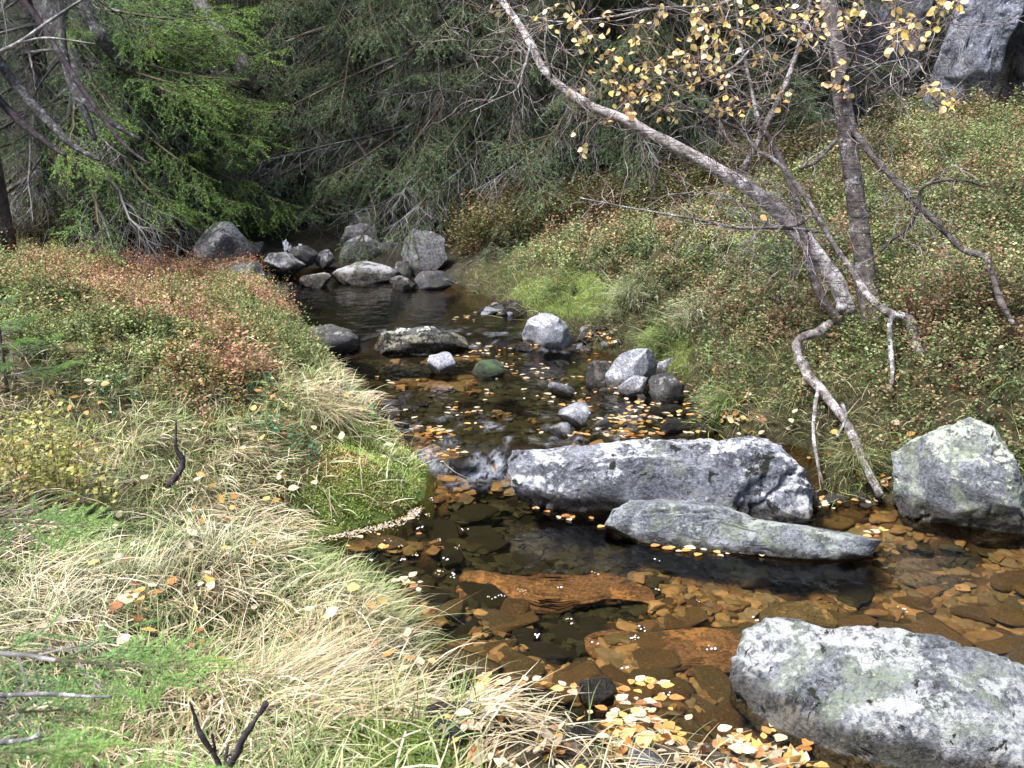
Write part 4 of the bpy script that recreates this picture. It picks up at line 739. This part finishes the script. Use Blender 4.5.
    for (x, y, r, n) in CL:
        q = np.hypot(apx[0] - x, apx[1] - y); j = np.argmin(q + rng.uniform(0, 8, len(q))); dd = apx[2][j] + rng.normal(0, .08) - .08; tip = at(x, y - r * .4, dd)
        m = 6; s = np.linspace(0, 1, m)[:, None]; W = ap[j] * (1 - s) + tip * s + rng.normal(0, .012, (m, 3)) * np.sin(s * 3.14); 
        for a in range(m - 1): P0.append(W[a]); P1.append(W[a + 1]); r0.append(.0026 - .0003 * a); r1.append(.0023 - .0003 * a); cc.append((.15, .11, .10))
        for _ in range(int(n * 2.0) + 1):
            p = at(x + rng.normal() * r * .75, y + rng.normal() * r * .6, dd + rng.normal(0, .06)); LP.append(p); a = rng.uniform(0, 6.28); LD.append([math.cos(a) * .8, math.sin(a) * .5, rng.uniform(-1.2, .1)]); LN.append([rng.normal(0, 1.), -.6 + rng.normal(0, .9), rng.normal(.6, .7)]); LL.append(rng.uniform(.024, .039)); LC.append(LCOL[rng.integers(7)] * rng.uniform(.8, 1.15))
            P0.append(tip); P1.append(p); r0.append(.0012); r1.append(.0008); cc.append((.2, .13, .09))
    prisms(mb, np.array(P0) - base, np.array(P1) - base, np.array(r0), np.array(r1), 0, np.array(cc)); link('twigs', mb.mesh('twigs', M_TWIG), root)
    mb = MB(); LL = np.array(LL); leaves6(mb, np.array(LP) - base, np.array(LD), np.array(LN), LL, LL * .78, np.array(LC)); link('foliage', mb.mesh('foliage', M_BIRCHLEAF), root)
birch()

# ------------------------------------------------------------------ spruces
def bough_mesh(seed, L=1.4, live=1., droop=.35, pend=.35, ndens=260, nl=.018, nw=.0032, young=.0, tint=(1, 1, 1), side_l=.36, nstep=17, name='bough'):
    g = np.random.default_rng(seed); A0, A1, R0, R1, LV = [], [], [], [], []
    def seg(p, q, r0, r1, lv): A0.append(p); A1.append(q); R0.append(r0); R1.append(r1); LV.append(lv)
    n = 16; t = np.linspace(0, 1, n + 1); ax = np.stack([t * L, .05 * L * np.cumsum(g.normal(0, .4, n + 1)) / 3, -droop * L * t ** 1.4 + .10 * L * t ** 4], 1)
    for i in range(n): seg(ax[i], ax[i + 1], .011 * L * (1 - t[i]) + .0016, .011 * L * (1 - t[i + 1]) + .0016, live * (t[i] > .35))
    for i in range(nstep):
        tt = .10 + .88 * (i + g.uniform(-.3, .3)) / nstep; p = np.array([np.interp(tt, t, ax[:, k]) for k in range(3)]); dx = unit(np.array([np.interp(min(tt + .05, 1), t, ax[:, k]) for k in range(3)]) - p + 1e-6)
        for sg in (-1, 1):
            l2 = L * side_l * (1.05 - tt) ** .6 * g.uniform(.6, 1.15) * (.55 + .45 * min(1, tt / .3)); d = unit(dx * .75 + np.array([0, sg * g.uniform(.55, 1.), 0]) + [0, 0, -pend * g.uniform(.4, 1.6)]); m = max(3, int(l2 / .07)); q = p
            lv = live * (g.random() < .55 + .6 * tt)
            for j in range(m):
                d = unit(d + g.normal(0, .10 + .18 * (1 - live), 3) + [0, 0, -.10 * pend]); e = q + d * l2 / m; f = 1 - j / m; seg(q, e, .0022 * f + .001, .0022 * (f - 1 / m) + .001, lv); 
                for s2 in (-1, 1):
                    if g.random() < .8:
                        side = unit(np.cross(d, [0, 0, 1.])); l3 = g.uniform(.04, .15) * (1 - .45 * j / m) * (1.2 if not live else 1); d3 = unit(d * .8 + side * s2 * g.uniform(.5, .9) + [0, 0, -pend * .6]); q3 = e
                        for _ in range(2): d3 = unit(d3 + g.normal(0, .12, 3)); e3 = q3 + d3 * l3 / 2; seg(q3, e3, .0011, .0008, lv); q3 = e3
                q = e
    A0, A1, R0, R1, LV = map(np.array, (A0, A1, R0, R1, LV)); mb = MB(); gc = np.where(LV[:, None] > .5, [[.07, .055, .04]], [[.13, .127, .127]]) * g.uniform(.6, 1.4, (len(A0), 1)); prisms(mb, A0, A1, R0 * 1.15, R1 * 1.15, 0, gc)
    k = np.where(LV > .5)[0]
    if len(k):
        ln = np.linalg.norm(A1[k] - A0[k], axis=1); cnt = np.maximum(3, (ln * ndens).astype(int)); idx = np.repeat(k, cnt); N = len(idx); s = g.random((N, 1)); P = A0[idx] * (1 - s) + A1[idx] * s; T = unit(A1[idx] - A0[idx])
        rd = g.normal(size=(N, 3)); rd[:, 2] = rd[:, 2] * .6 + .25; rd = unit(rd - (rd * T).sum(1, keepdims=True) * T); D = unit(T * .75 + rd * .8); S = unit(np.cross(D, g.normal(size=(N, 3)))); ll = nl * g.uniform(.7, 1.2, (N, 1))
        V = np.stack([P - S * nw / 2, P + S * nw / 2, P + D * ll], 1).reshape(-1, 3)
        tip = np.clip(P[:, 0] / L, 0, 1) ** 2; pal = np.array([(.085, .140, .075), (.065, .115, .066), (.115, .175, .080)])[g.integers(3, size=N)] * g.uniform(.7, 1.35, (N, 1)); yc = np.array([.20, .26, .06]); yy = (young * tip * g.uniform(.4, 1.2, N))[:, None].clip(0, 1)
        c = (pal * (1 - yy) + yc * yy) * np.array(tint); mb.add(V, None, np.arange(N * 3).reshape(-1, 3), 1, np.repeat(c, 3, 0))
    return mb.mesh(name, [M_TWIG, M_NEEDLE])
BG_ = [bough_mesh(900 + i, 1.5, 1, .30 + .12 * i, .35 + .15 * i, 200, .019, .0036, .25, (.84, .93, .95)) for i in range(4)]
BB_ = [bough_mesh(920 + i, 1.5, 1, .22 + .08 * i, .25 + .15 * i, 260, .019, .0036, .90, (1.35, 1.65, 1.25)) for i in range(3)]  # light falling on these boughs is painted in by brighter needle tint and tips
BD_ = [bough_mesh(940 + i, 1.4, 0, .35 + .15 * i, .5 + .2 * i, 0, side_l=.5, nstep=13) for i in range(4)]
def spruce(x, y, hgt, rad, label, nb, low=.5, reach=1.3, dead=.3, pool=None, leanx=0., leany=0., dz=0., face=True, name='spruce_tree', hi=None, az0=-math.pi / 2, azs=1.15, trunkmat=M_SPRUCE, group='spruces beyond the stream'):
    z = float(terrain(np.array([x]), np.array([y]))[0][0]) - .05 + dz; root = thing(name, label, 'tree', (x, y, z), group); pool = pool or BG_
    s = np.linspace(0, 1, 12); P = np.stack([leanx * s * hgt, leany * s * hgt, s * hgt], 1) + np.stack([fbm2(s, s * 0 + x, 3, 2, 5), fbm2(s, s * 0 + y, 3, 2, 6), 0 * s], 1) * rad * .5
    mb = MB(); tube(mb, P, rad * (1 - .85 * s) * (1 + .35 * np.exp(-s * hgt / .25)), 12, rough=.12, seed=int(abs(x * 10))); link('trunk', mb.mesh('trunk', trunkmat), root)
    for i in range(nb):
        u = rng.random(); h = low + (min(hgt * .96, hi or 99) - low) * (u ** 1.35); f = h / hgt
        az = rng.uniform(0, 6.28)
        if face and rng.random() < .8: az = az0 + rng.normal(0, azs)
        isd = rng.random() < dead * (1.6 if h < 1.6 else .5); me = (BD_ if isd else pool)[rng.integers(len(BD_ if isd else pool))]
        sc = reach * (1.1 - .8 * f) * rng.uniform(.7, 1.2); pit = rng.normal(.15 if h < 2 else .0, .18) 
        link('bough', me, root, P[0] + [leanx * h, leany * h, h], (rng.normal(0, .25), pit, az), float(sc))
# trunks and crowns one can tell apart
def wx(px, d): return (px - CX) / F * d
spruce(wx(2, 8.3), 8.2, 11, .14, 'spruce with a bare dark trunk at the left frame edge', 30, 2.0, 1.2, .5)
spruce(wx(172, 10.6), 10.4, 9, .13, 'lichen-grey spruce trunk leaning to the upper left', 34, 1.3, 1.2, .4, leanx=-.42, trunkmat=M_DEAD)
spruce(wx(232, 12), 11.8, 10, .13, 'dark spruce with a leaning trunk beside the bright boughs', 48, .8, 1.2, .35, leanx=-.12)
spruce(wx(92, 10.7), 10.7, 7, .06, 'spruce tinted yellow-green as if lit, reaching over the head of the pool', 74, .6, 1.45, .25, pool=BB_, hi=2.6, az0=-.35, azs=.4)
spruce(wx(190, 11.2), 11.2, 6, .05, 'spruce sapling tinted as if lit, drooping over the far boulders', 34, .8, .9, .3, pool=BB_, hi=2.3, az0=-.8, azs=.6)
spruce(wx(45, 10.5), 10.6, 9, .10, 'dense spruce behind the bare trunk on the left', 44, .4, 1.2, .35)
for i, (px, d, nb, lb) in enumerate([(300, 12.6, 60, 'dense spruce behind the little waterfall'), (372, 12.2, 70, 'dense spruce right above the pool head'), (445, 11.6, 76, 'spruce with grey drooping twigs over the tall rounded boulder'), (520, 11.2, 80, 'spruce with a curtain of dead twigs behind the birch'),
                                     (600, 10.8, 80, 'spruce with drooping boughs behind the leaning birch trunk'), (680, 11.0, 76, 'spruce behind the leaf clusters of the birch'), (755, 11.6, 56, 'dark spruce at the edge of the rock face')]):
    spruce(wx(px, d), d, 10 + i % 3, .12, lb, nb, .35, 1.35, .17, hi=4.2)
far = [(-30, 15), (60, 14), (130, 16), (195, 14.5), (262, 15.5), (335, 15), (405, 15.5), (475, 14), (550, 14.5), (630, 14.2), (710, 14.8), (790, 15), (870, 14), (950, 13.5), (1030, 14.5), (20, 19), (120, 20), (230, 19.5), (330, 20), (440, 19), (540, 20), (640, 19.5), (750, 19), (860, 19.5), (970, 19), (1080, 18), (-110, 17)]
for i, (px, d) in enumerate(far): spruce(wx(px, d), d, rng.uniform(10, 14), .15, 'dark spruce standing further back in the shaded forest', 40, .3, 1.9, .2, hi=9.)

# ------------------------------------------------------------------ near young spruce
BN_ = [bough_mesh(960 + i, .55, 1, .12, .12, 2400, .012, .0010, .5, (1.6, 1.9, 1.35), .40, 10) for i in range(2)]
def near_spruce():
    b = at_z(-420, 760, .5); z = float(H(b[0], b[1])); root = thing('young_spruce', 'soft green young spruce whose boughs reach in at the lower left corner', 'tree', (b[0], b[1], z)); mb = MB()
    s = np.linspace(0, 1, 8); P = np.stack([0 * s, 0 * s, s * 1.5], 1); tube(mb, P, .02 * (1 - .8 * s), 8); link('trunk', mb.mesh('trunk', M_SPRUCE), root); base = np.array([b[0], b[1], z])
    for (x, y, d, L, roll) in [(100, 524, 1.5, .24, .2), (205, 664, 1.3, .30, .1), (120, 700, 1.25, .22, .4), (105, 745, 1.15, .26, -.2), (190, 776, 1.2, .28, .2)]:
        tip = at(x, y, d); v = tip - base; ang = .12 + rng.normal(0, .15); st = tip - np.array([math.cos(ang), math.sin(ang), -.08]) * L
        link('bough', BN_[rng.integers(2)], root, st - base, (roll, .02, ang), float(L / .55))
    for (x, y, d) in [(10, 300, 3.6)]: pass
near_spruce()
def sapling(px, py, hgt, label):
    q, t = ground(px, py, False); root = thing('spruce_sapling', label, 'sapling', q); mb = MB(); s = np.linspace(0, 1, 6); tube(mb, np.stack([0 * s, 0 * s, s * hgt], 1), .008 * (1.05 - s), 6); link('trunk', mb.mesh('trunk', M_SPRUCE), root)
    for i in range(16): h = hgt * (.15 + .8 * i / 16); link('bough', BN_[i % 2], root, (0, 0, h), (0, -.25, i * 2.4), (1.05 - h / hgt) * 1.1 * hgt)
sapling(8, 395, .55, 'pale green spruce sapling at the left edge in front of the red heath')

# ------------------------------------------------------------------ dead branches and twigs
def stick(name, pts, mat, label, cat, sub=(), sides=7, rough=.15):
    if name == 'broken_twig': rough = .4; pts = [(a, b, c, r * .72) for a, b, c, r in pts]; sub = [[(a, b, c, r * .72) for a, b, c, r in q] for q in sub]
    k = bpath(pts); base = k[0, :3].copy(); mb = MB(); tube(mb, k[:, :3] - base, k[:, 3], sides, rough=rough)
    for s in sub: k2 = bpath(s); tube(mb, k2[:, :3] - base, k2[:, 3], sides, rough=rough)
    return tag(link(name, mb.mesh(name, mat), loc=base), label, cat)
stick('dead_branch', [(-10, 56, 5, 2), (20, 42, 5, 2), (48, 22, 5, 1.7), (85, -2, 5, 1.3)], M_DEAD, 'thin whitish dead branch crossing the upper left corner', 'branch', [[(22, 42, 5, 1.4), (48, 38, 5, 1.2), (96, 44, 5, .8)]])
stick('dead_branch', [(-8, 52, 8, 5), (20, 90, 8, 5), (45, 118, 8, 4.4), (72, 145, 8, 3.4), (100, 160, 8, 2)], M_LICHENED, 'mottled grey dead branch sloping down from the left trunk', 'branch')
stick('dead_branch', [(-8, 92, 8, 4), (20, 122, 8, 4), (45, 142, 8, 3), (66, 156, 8, 2)], M_DARKTWIG, 'dark dead branch just below the mottled one', 'branch')
stick('dead_branch', [(60, -5, 8.6, 3), (64, 50, 8.6, 4), (72, 85, 8.6, 4), (88, 120, 8.6, 3.5), (95, 140, 8.6, 2)], M_LICHENED, 'upright grey dead stem beside the leaning trunk', 'branch', [[(72, 85, 8.6, 4), (95, 112, 8.6, 3), (140, 140, 8.6, 2)]])
stick('dead_branch', [(20, -5, 7.5, 3), (45, 30, 7.5, 3), (75, 78, 7.5, 3), (120, 140, 7.5, 2), (150, 165, 7.5, 1)], M_DARKTWIG, 'long thin dark dead branch hanging across the left forest', 'branch')
stick('dead_branch', [(340, 120, 10.5, 1.2), (362, 150, 10.5, 1.8), (374, 170, 10.5, 2), (378, 195, 10.5, 2), (386, 225, 10.4, 1.4)], M_DARKTWIG, 'bent dark dead branch above the pool head', 'branch')
stick('leaning_trunk', [(215, 150, 10.6, 5), (168, 96, 10.0, 6), (128, 68, 9.6, 6), (104, 40, 9.4, 6), (86, 8, 9.3, 6), (66, -40, 9.2, 5)], M_LICHENED, 'lichen-crusted dead trunk leaning to the upper left in front of the spruces', 'trunk', sides=16, rough=.4)
stick('leaning_trunk', [(258, 90, 10.6, 8), (236, 56, 10.6, 10), (212, 22, 10.6, 10), (192, -12, 10.6, 9), (170, -60, 10.6, 8)], M_SPRUCE, 'thick dark trunk leaning at the top edge right of the lichen-crusted one', 'trunk', sides=16, rough=.4)
q, t = ground(915, 108, False)
stick('tree_stump', [(915, 116, t - .1, 8), (913, 92, t - .1, 7), (909, 70, t - .1, 6), (908, 60, t - .1, 4)], M_DEAD, 'short broken grey stump below the rock outcrop', 'stump', [[(914, 96, t - .1, 4), (920, 80, t - .1, 3)]], 9, .35)
q, t = ground(225, 775, False); t -= .14
stick('broken_twig', [(222, 790, t, 5), (218, 762, t, 4), (203, 738, t - .02, 3.4), (196, 720, t - .03, 3), (190, 702, t - .05, 2)], M_DARKTWIG, 'dark forked twig sticking up at the bottom of the left bank', 'twig', [[(222, 775, t, 5), (235, 756, t - .02, 5), (245, 735, t - .04, 4.4), (258, 716, t - .05, 4), (266, 703, t - .06, 4)], [(218, 770, t, 2.5), (214, 745, t, 2), (212, 734, t, 2)], [(224, 768, t, 2.5), (228, 745, t, 2)]])
q, t = ground(165, 488, False)
stick('broken_twig', [(166, 488, t - .03, 4), (178, 474, t - .05, 4), (183, 460, t - .06, 3.4), (176, 448, t - .08, 2.5), (176, 420, t - .1, 1.6)], M_DARKTWIG, 'short bent purple-grey twig lying in the grass', 'twig')
q, t = ground(60, 696, False); stick('dead_branch', [(-10, 696, 1.2, 2.4), (40, 694, 1.2, 2.2), (80, 696, 1.2, 2), (112, 697, 1.2, 1.2)], M_DEAD, 'straight grey branch between the near spruce boughs', 'branch')
stick('dead_branch', [(-10, 743, 1.15, 2.6), (20, 741, 1.15, 2.6), (40, 736, 1.15, 1.6)], M_DEAD, 'short pale stick at the left edge near the bottom', 'branch', [[(28, 740, 1.15, 1.4), (40, 732, 1.15, 1)]])
stick('driftwood_stick', [tuple([x, y, ground(x, y)[1] - .01, r]) for x, y, r in [(310, 572, 3), (330, 577, 3), (352, 580, 3), (385, 583, 2)]], M_DARKTWIG, 'dark stick floating against the left bank', 'stick')

# ------------------------------------------------------------------ fallen leaves
def leaves_fall():
    cols = {'pale cream': (.60, .50, .36), 'yellow': (.62, .40, .13), 'orange': (.56, .27, .09), 'brown': (.32, .15, .07)}; names = list(cols); protos = {}
    for nme in names:
        protos[nme] = []
        for i in range(5):
            mb = MB(); leaves6(mb, np.array([[-.5, 0, 0.]]), np.array([[1., 0, 0]]), np.array([[0, 0, 1.]]), 1., .86 - .08 * i, np.array(cols[nme]) * (1.1 - .12 * (i * 2 % 5)), 0, -.12 + .11 * i, .5 - .16 * i); protos[nme].append(mb.mesh('fallen_leaf', M_BIRCHLEAF))
    pts = []
    def add(x, y, rx, ry, n):
        sub = [(x + rng.normal() * rx, y + rng.normal() * ry) for _ in range(max(3, n // 7))]
        for _ in range(n): a, b = sub[rng.integers(len(sub))]; pts.append((a + rng.normal() * rx * .28, b + rng.normal() * ry * .28))
    def along(P, n, j=4):
        P = np.array(P, float)
        for _ in range(n): i = rng.integers(len(P) - 1); s = rng.random(); q = P[i] * (1 - s) + P[i + 1] * s; pts.append((q[0] + rng.normal() * j, q[1] + rng.normal() * j * .4))
    along([(640, 546), (700, 553), (780, 556), (840, 550), (872, 538), (880, 528)], 46, 3); along([(520, 505), (560, 518), (610, 524)], 12, 4)
    add(855, 496, 26, 5, 40); add(820, 500, 20, 4, 12); add(925, 512, 12, 3, 12)
    add(600, 745, 50, 22, 90); add(655, 712, 42, 18, 60); add(765, 754, 32, 12, 130); add(700, 768, 50, 12, 90); add(470, 715, 30, 22, 36); add(520, 700, 40, 10, 18)
    add(410, 585, 14, 2, 8); add(630, 395, 40, 14, 60); add(590, 345, 24, 10, 60); add(690, 420, 44, 9, 110); add(600, 425, 50, 8, 70); add(470, 425, 24, 10, 50); add(500, 360, 30, 10, 30); add(560, 380, 50, 14, 50); add(640, 440, 50, 4, 40); add(440, 450, 20, 8, 14); add(500, 312, 24, 4, 20)
    add(720, 400, 14, 14, 20); add(850, 400, 40, 40, 26); add(770, 380, 50, 40, 24)
    for _ in range(150): pts.append((rng.uniform(20, 420), rng.uniform(370, 720)))
    add(150, 390, 60, 14, 30); add(300, 430, 60, 30, 30); add(130, 610, 30, 14, 14); add(250, 540, 60, 20, 20)
    for _ in range(60): pts.append((rng.uniform(560, 1000), rng.uniform(250, 480)))
    info = []
    for (x, y) in pts:
        q, t = ground(min(max(x, 5), 1018), min(y, 785)); info.append((t, q))
    info.sort(key=lambda a: a[0]); mb = MB(); PP, DD, NN, LL, CC = [], [], [], [], []
    for j, (t, q) in enumerate(info):
        w = bool(isin(q[:1], q[1:2])[0]); sd = int(side(q[:1], q[1:2])[0]); pz = .005 if w else (.05 + .06 * rng.random() if sd == 3 else (.05 if sd == 1 else .012 + .02 * rng.random()))
        nme = names[rng.choice(4, p=[.54, .18, .19, .09])]; s = rng.uniform(.018, .046); tl = .05 if w else .5
        if j < 290:
            o = link('fallen_leaf', protos[nme][rng.integers(5)], loc=q + [0, 0, pz], rot=(rng.normal(0, tl), rng.normal(0, tl), rng.uniform(0, 6.28)), scale=float(s))
            wh = 'floating on the stream' if w else {3: 'lying in the grass of the left bank', 2: 'lying in the leaf heap on the near shore', 1: 'lying on the right bank', 0: 'lying at the pool head'}[sd]
            tag(o, '%s fallen birch leaf %s' % (nme, wh), 'leaf', 'fallen birch leaves')
        else:
            a = rng.uniform(0, 6.28); PP.append(q + [0, 0, pz]); DD.append([math.cos(a), math.sin(a), rng.normal(0, tl * .5)]); NN.append([rng.normal(0, tl), rng.normal(0, tl), 1]); LL.append(s); CC.append(np.array(cols[nme]) * rng.uniform(.8, 1.1))
    LL = np.array(LL); leaves6(mb, np.array(PP), np.array(DD), np.array(NN), LL, LL * .75, np.array(CC)); tag(link('leaf_litter', mb.mesh('leaf_litter', M_BIRCHLEAF)), 'scattered small yellow and cream birch leaves further up the stream and banks', 'leaf litter', kind='stuff')
leaves_fall()

# ------------------------------------------------------------------ foam
def foam():
    t = NT('foam'); p = t.n('ShaderNodeBsdfPrincipled'); t.set(p, Base_Color=(.55, .55, .62, 1), Roughness=.2, Specular_IOR_Level=.5); m = t.done(p.outputs[0]); S, T = ico(2)
    for (x, y, n) in [(440, 572, 7), (453, 575, 6), (524, 592, 9), (492, 597, 6), (537, 636, 7), (569, 622, 6), (635, 638, 8), (642, 628, 4), (596, 572, 3), (400, 547, 4), (420, 528, 5), (428, 515, 6), (432, 500, 5), (445, 560, 3), (457, 546, 5), (560, 588, 3), (594, 645, 3), (626, 668, 3), (710, 648, 5), (667, 695, 4), (755, 620, 3), (907, 610, 4), (809, 640, 3), (415, 556, 4), (404, 560, 4), (372, 560, 3), (658, 590, 2), (504, 595, 3), (386, 540, 3), (440, 540, 3), (465, 530, 3), (656, 560, 2), (700, 600, 2)]:
        c, _ = ground(x, y); mb = MB()
        for _ in range(n): r = rng.uniform(.002, .0045); mb.add(S * r * [1, 1, .7] + [rng.normal(0, .008), rng.normal(0, .010), r * .25], None, T)
        tag(link('foam_bubble', mb.mesh('foam_bubble', m), loc=c), 'tiny clump of white foam bubbles drifting on the dark pool', 'foam', 'foam bubbles on the pool')
    mb = MB(); P = np.array([(420, 506), (412, 513), (396, 521), (372, 526), (350, 531), (330, 534), (305, 540)], float)
    c0, _ = ground(372, 526)
    for _ in range(900):
        i = rng.integers(len(P) - 1); s = rng.random(); q = P[i] * (1 - s) + P[i + 1] * s; g, _ = ground(q[0] + rng.normal(0, 2.5), q[1] + 2 + rng.normal(0, 2.)); r = rng.uniform(.0010, .0026); mb.add(S * r * [1.6, 1.6, .5] + g - c0, None, T)
    tag(link('foam_line', mb.mesh('foam_line', m), loc=c0), 'white line of foam along the foot of the mossy point', 'foam')
    mb = MB(); c0 = at_z(292, 250, .27)
    for _ in range(90):
        f = rng.random(); r = rng.uniform(.003, .009); b2 = rng.random() < .35; c = at((300 + 1.5 * f if b2 else 285 + 3.5 * f) + rng.normal(0, 1. + 1.4 * f), (245 + 6 * f if b2 else 241 + 10 * f), 10.15 - .15 * f + rng.normal(0, .03)); mb.add(S * r * [.8, .8, 2.6] + c - c0, None, T)
    tag(link('waterfall', mb.mesh('waterfall', m), loc=c0), 'little white waterfall between the far rocks under the spruces', 'waterfall')
foam()

# ------------------------------------------------------------------ light, sky, camera
w = bpy.data.worlds.new('World'); SC.world = w; w.use_nodes = True; nt = w.node_tree; nt.nodes.clear()
sky = nt.nodes.new('ShaderNodeTexSky'); sky.sky_type = 'NISHITA'; sky.sun_disc = False
EL, AZ = R(60), R(-128)       # azimuth from +Y clockwise seen from above
sky.sun_elevation = EL; sky.sun_rotation = AZ; sky.air_density = 1.; sky.dust_density = 4.; sky.ozone_density = .6
bg = nt.nodes.new('ShaderNodeBackground'); bg.inputs[1].default_value = .08; ou = nt.nodes.new('ShaderNodeOutputWorld'); nt.links.new(sky.outputs[0], bg.inputs[0]); nt.links.new(bg.outputs[0], ou.inputs[0])
ld = bpy.data.lights.new('sun', 'SUN'); ld.energy = 2.6; ld.angle = R(12); ld.color = (1, .975, .94); lo = bpy.data.objects.new('sun', ld); COL.objects.link(lo)
sd = Vector((math.sin(AZ) * math.cos(EL), math.cos(AZ) * math.cos(EL), math.sin(EL))); lo.rotation_euler = sd.to_track_quat('Z', 'Y').to_euler()
cd = bpy.data.cameras.new('camera'); cam = bpy.data.objects.new('camera', cd); COL.objects.link(cam); cam.location = (0, 0, CAMH); cam.rotation_euler = (R(90) - PITCH, 0, 0)
cd.sensor_width = 36; cd.lens = 36 * F / 1024; cd.clip_start = .05; cd.clip_end = 400; cd.dof.use_dof = True; cd.dof.focus_distance = 4.6; cd.dof.aperture_fstop = 15
SC.camera = cam
SC.view_settings.view_transform = 'Standard'; SC.view_settings.look = 'None'; SC.view_settings.exposure = 2.0; SC.view_settings.gamma = 1
SC.render.resolution_x = 1024; SC.render.resolution_y = 768
try:
    SC.cycles.max_bounces = 6; SC.cycles.transparent_max_bounces = 6; SC.cycles.use_denoising = True; SC.cycles.caustics_reflective = False; SC.cycles.caustics_refractive = False
except Exception: pass
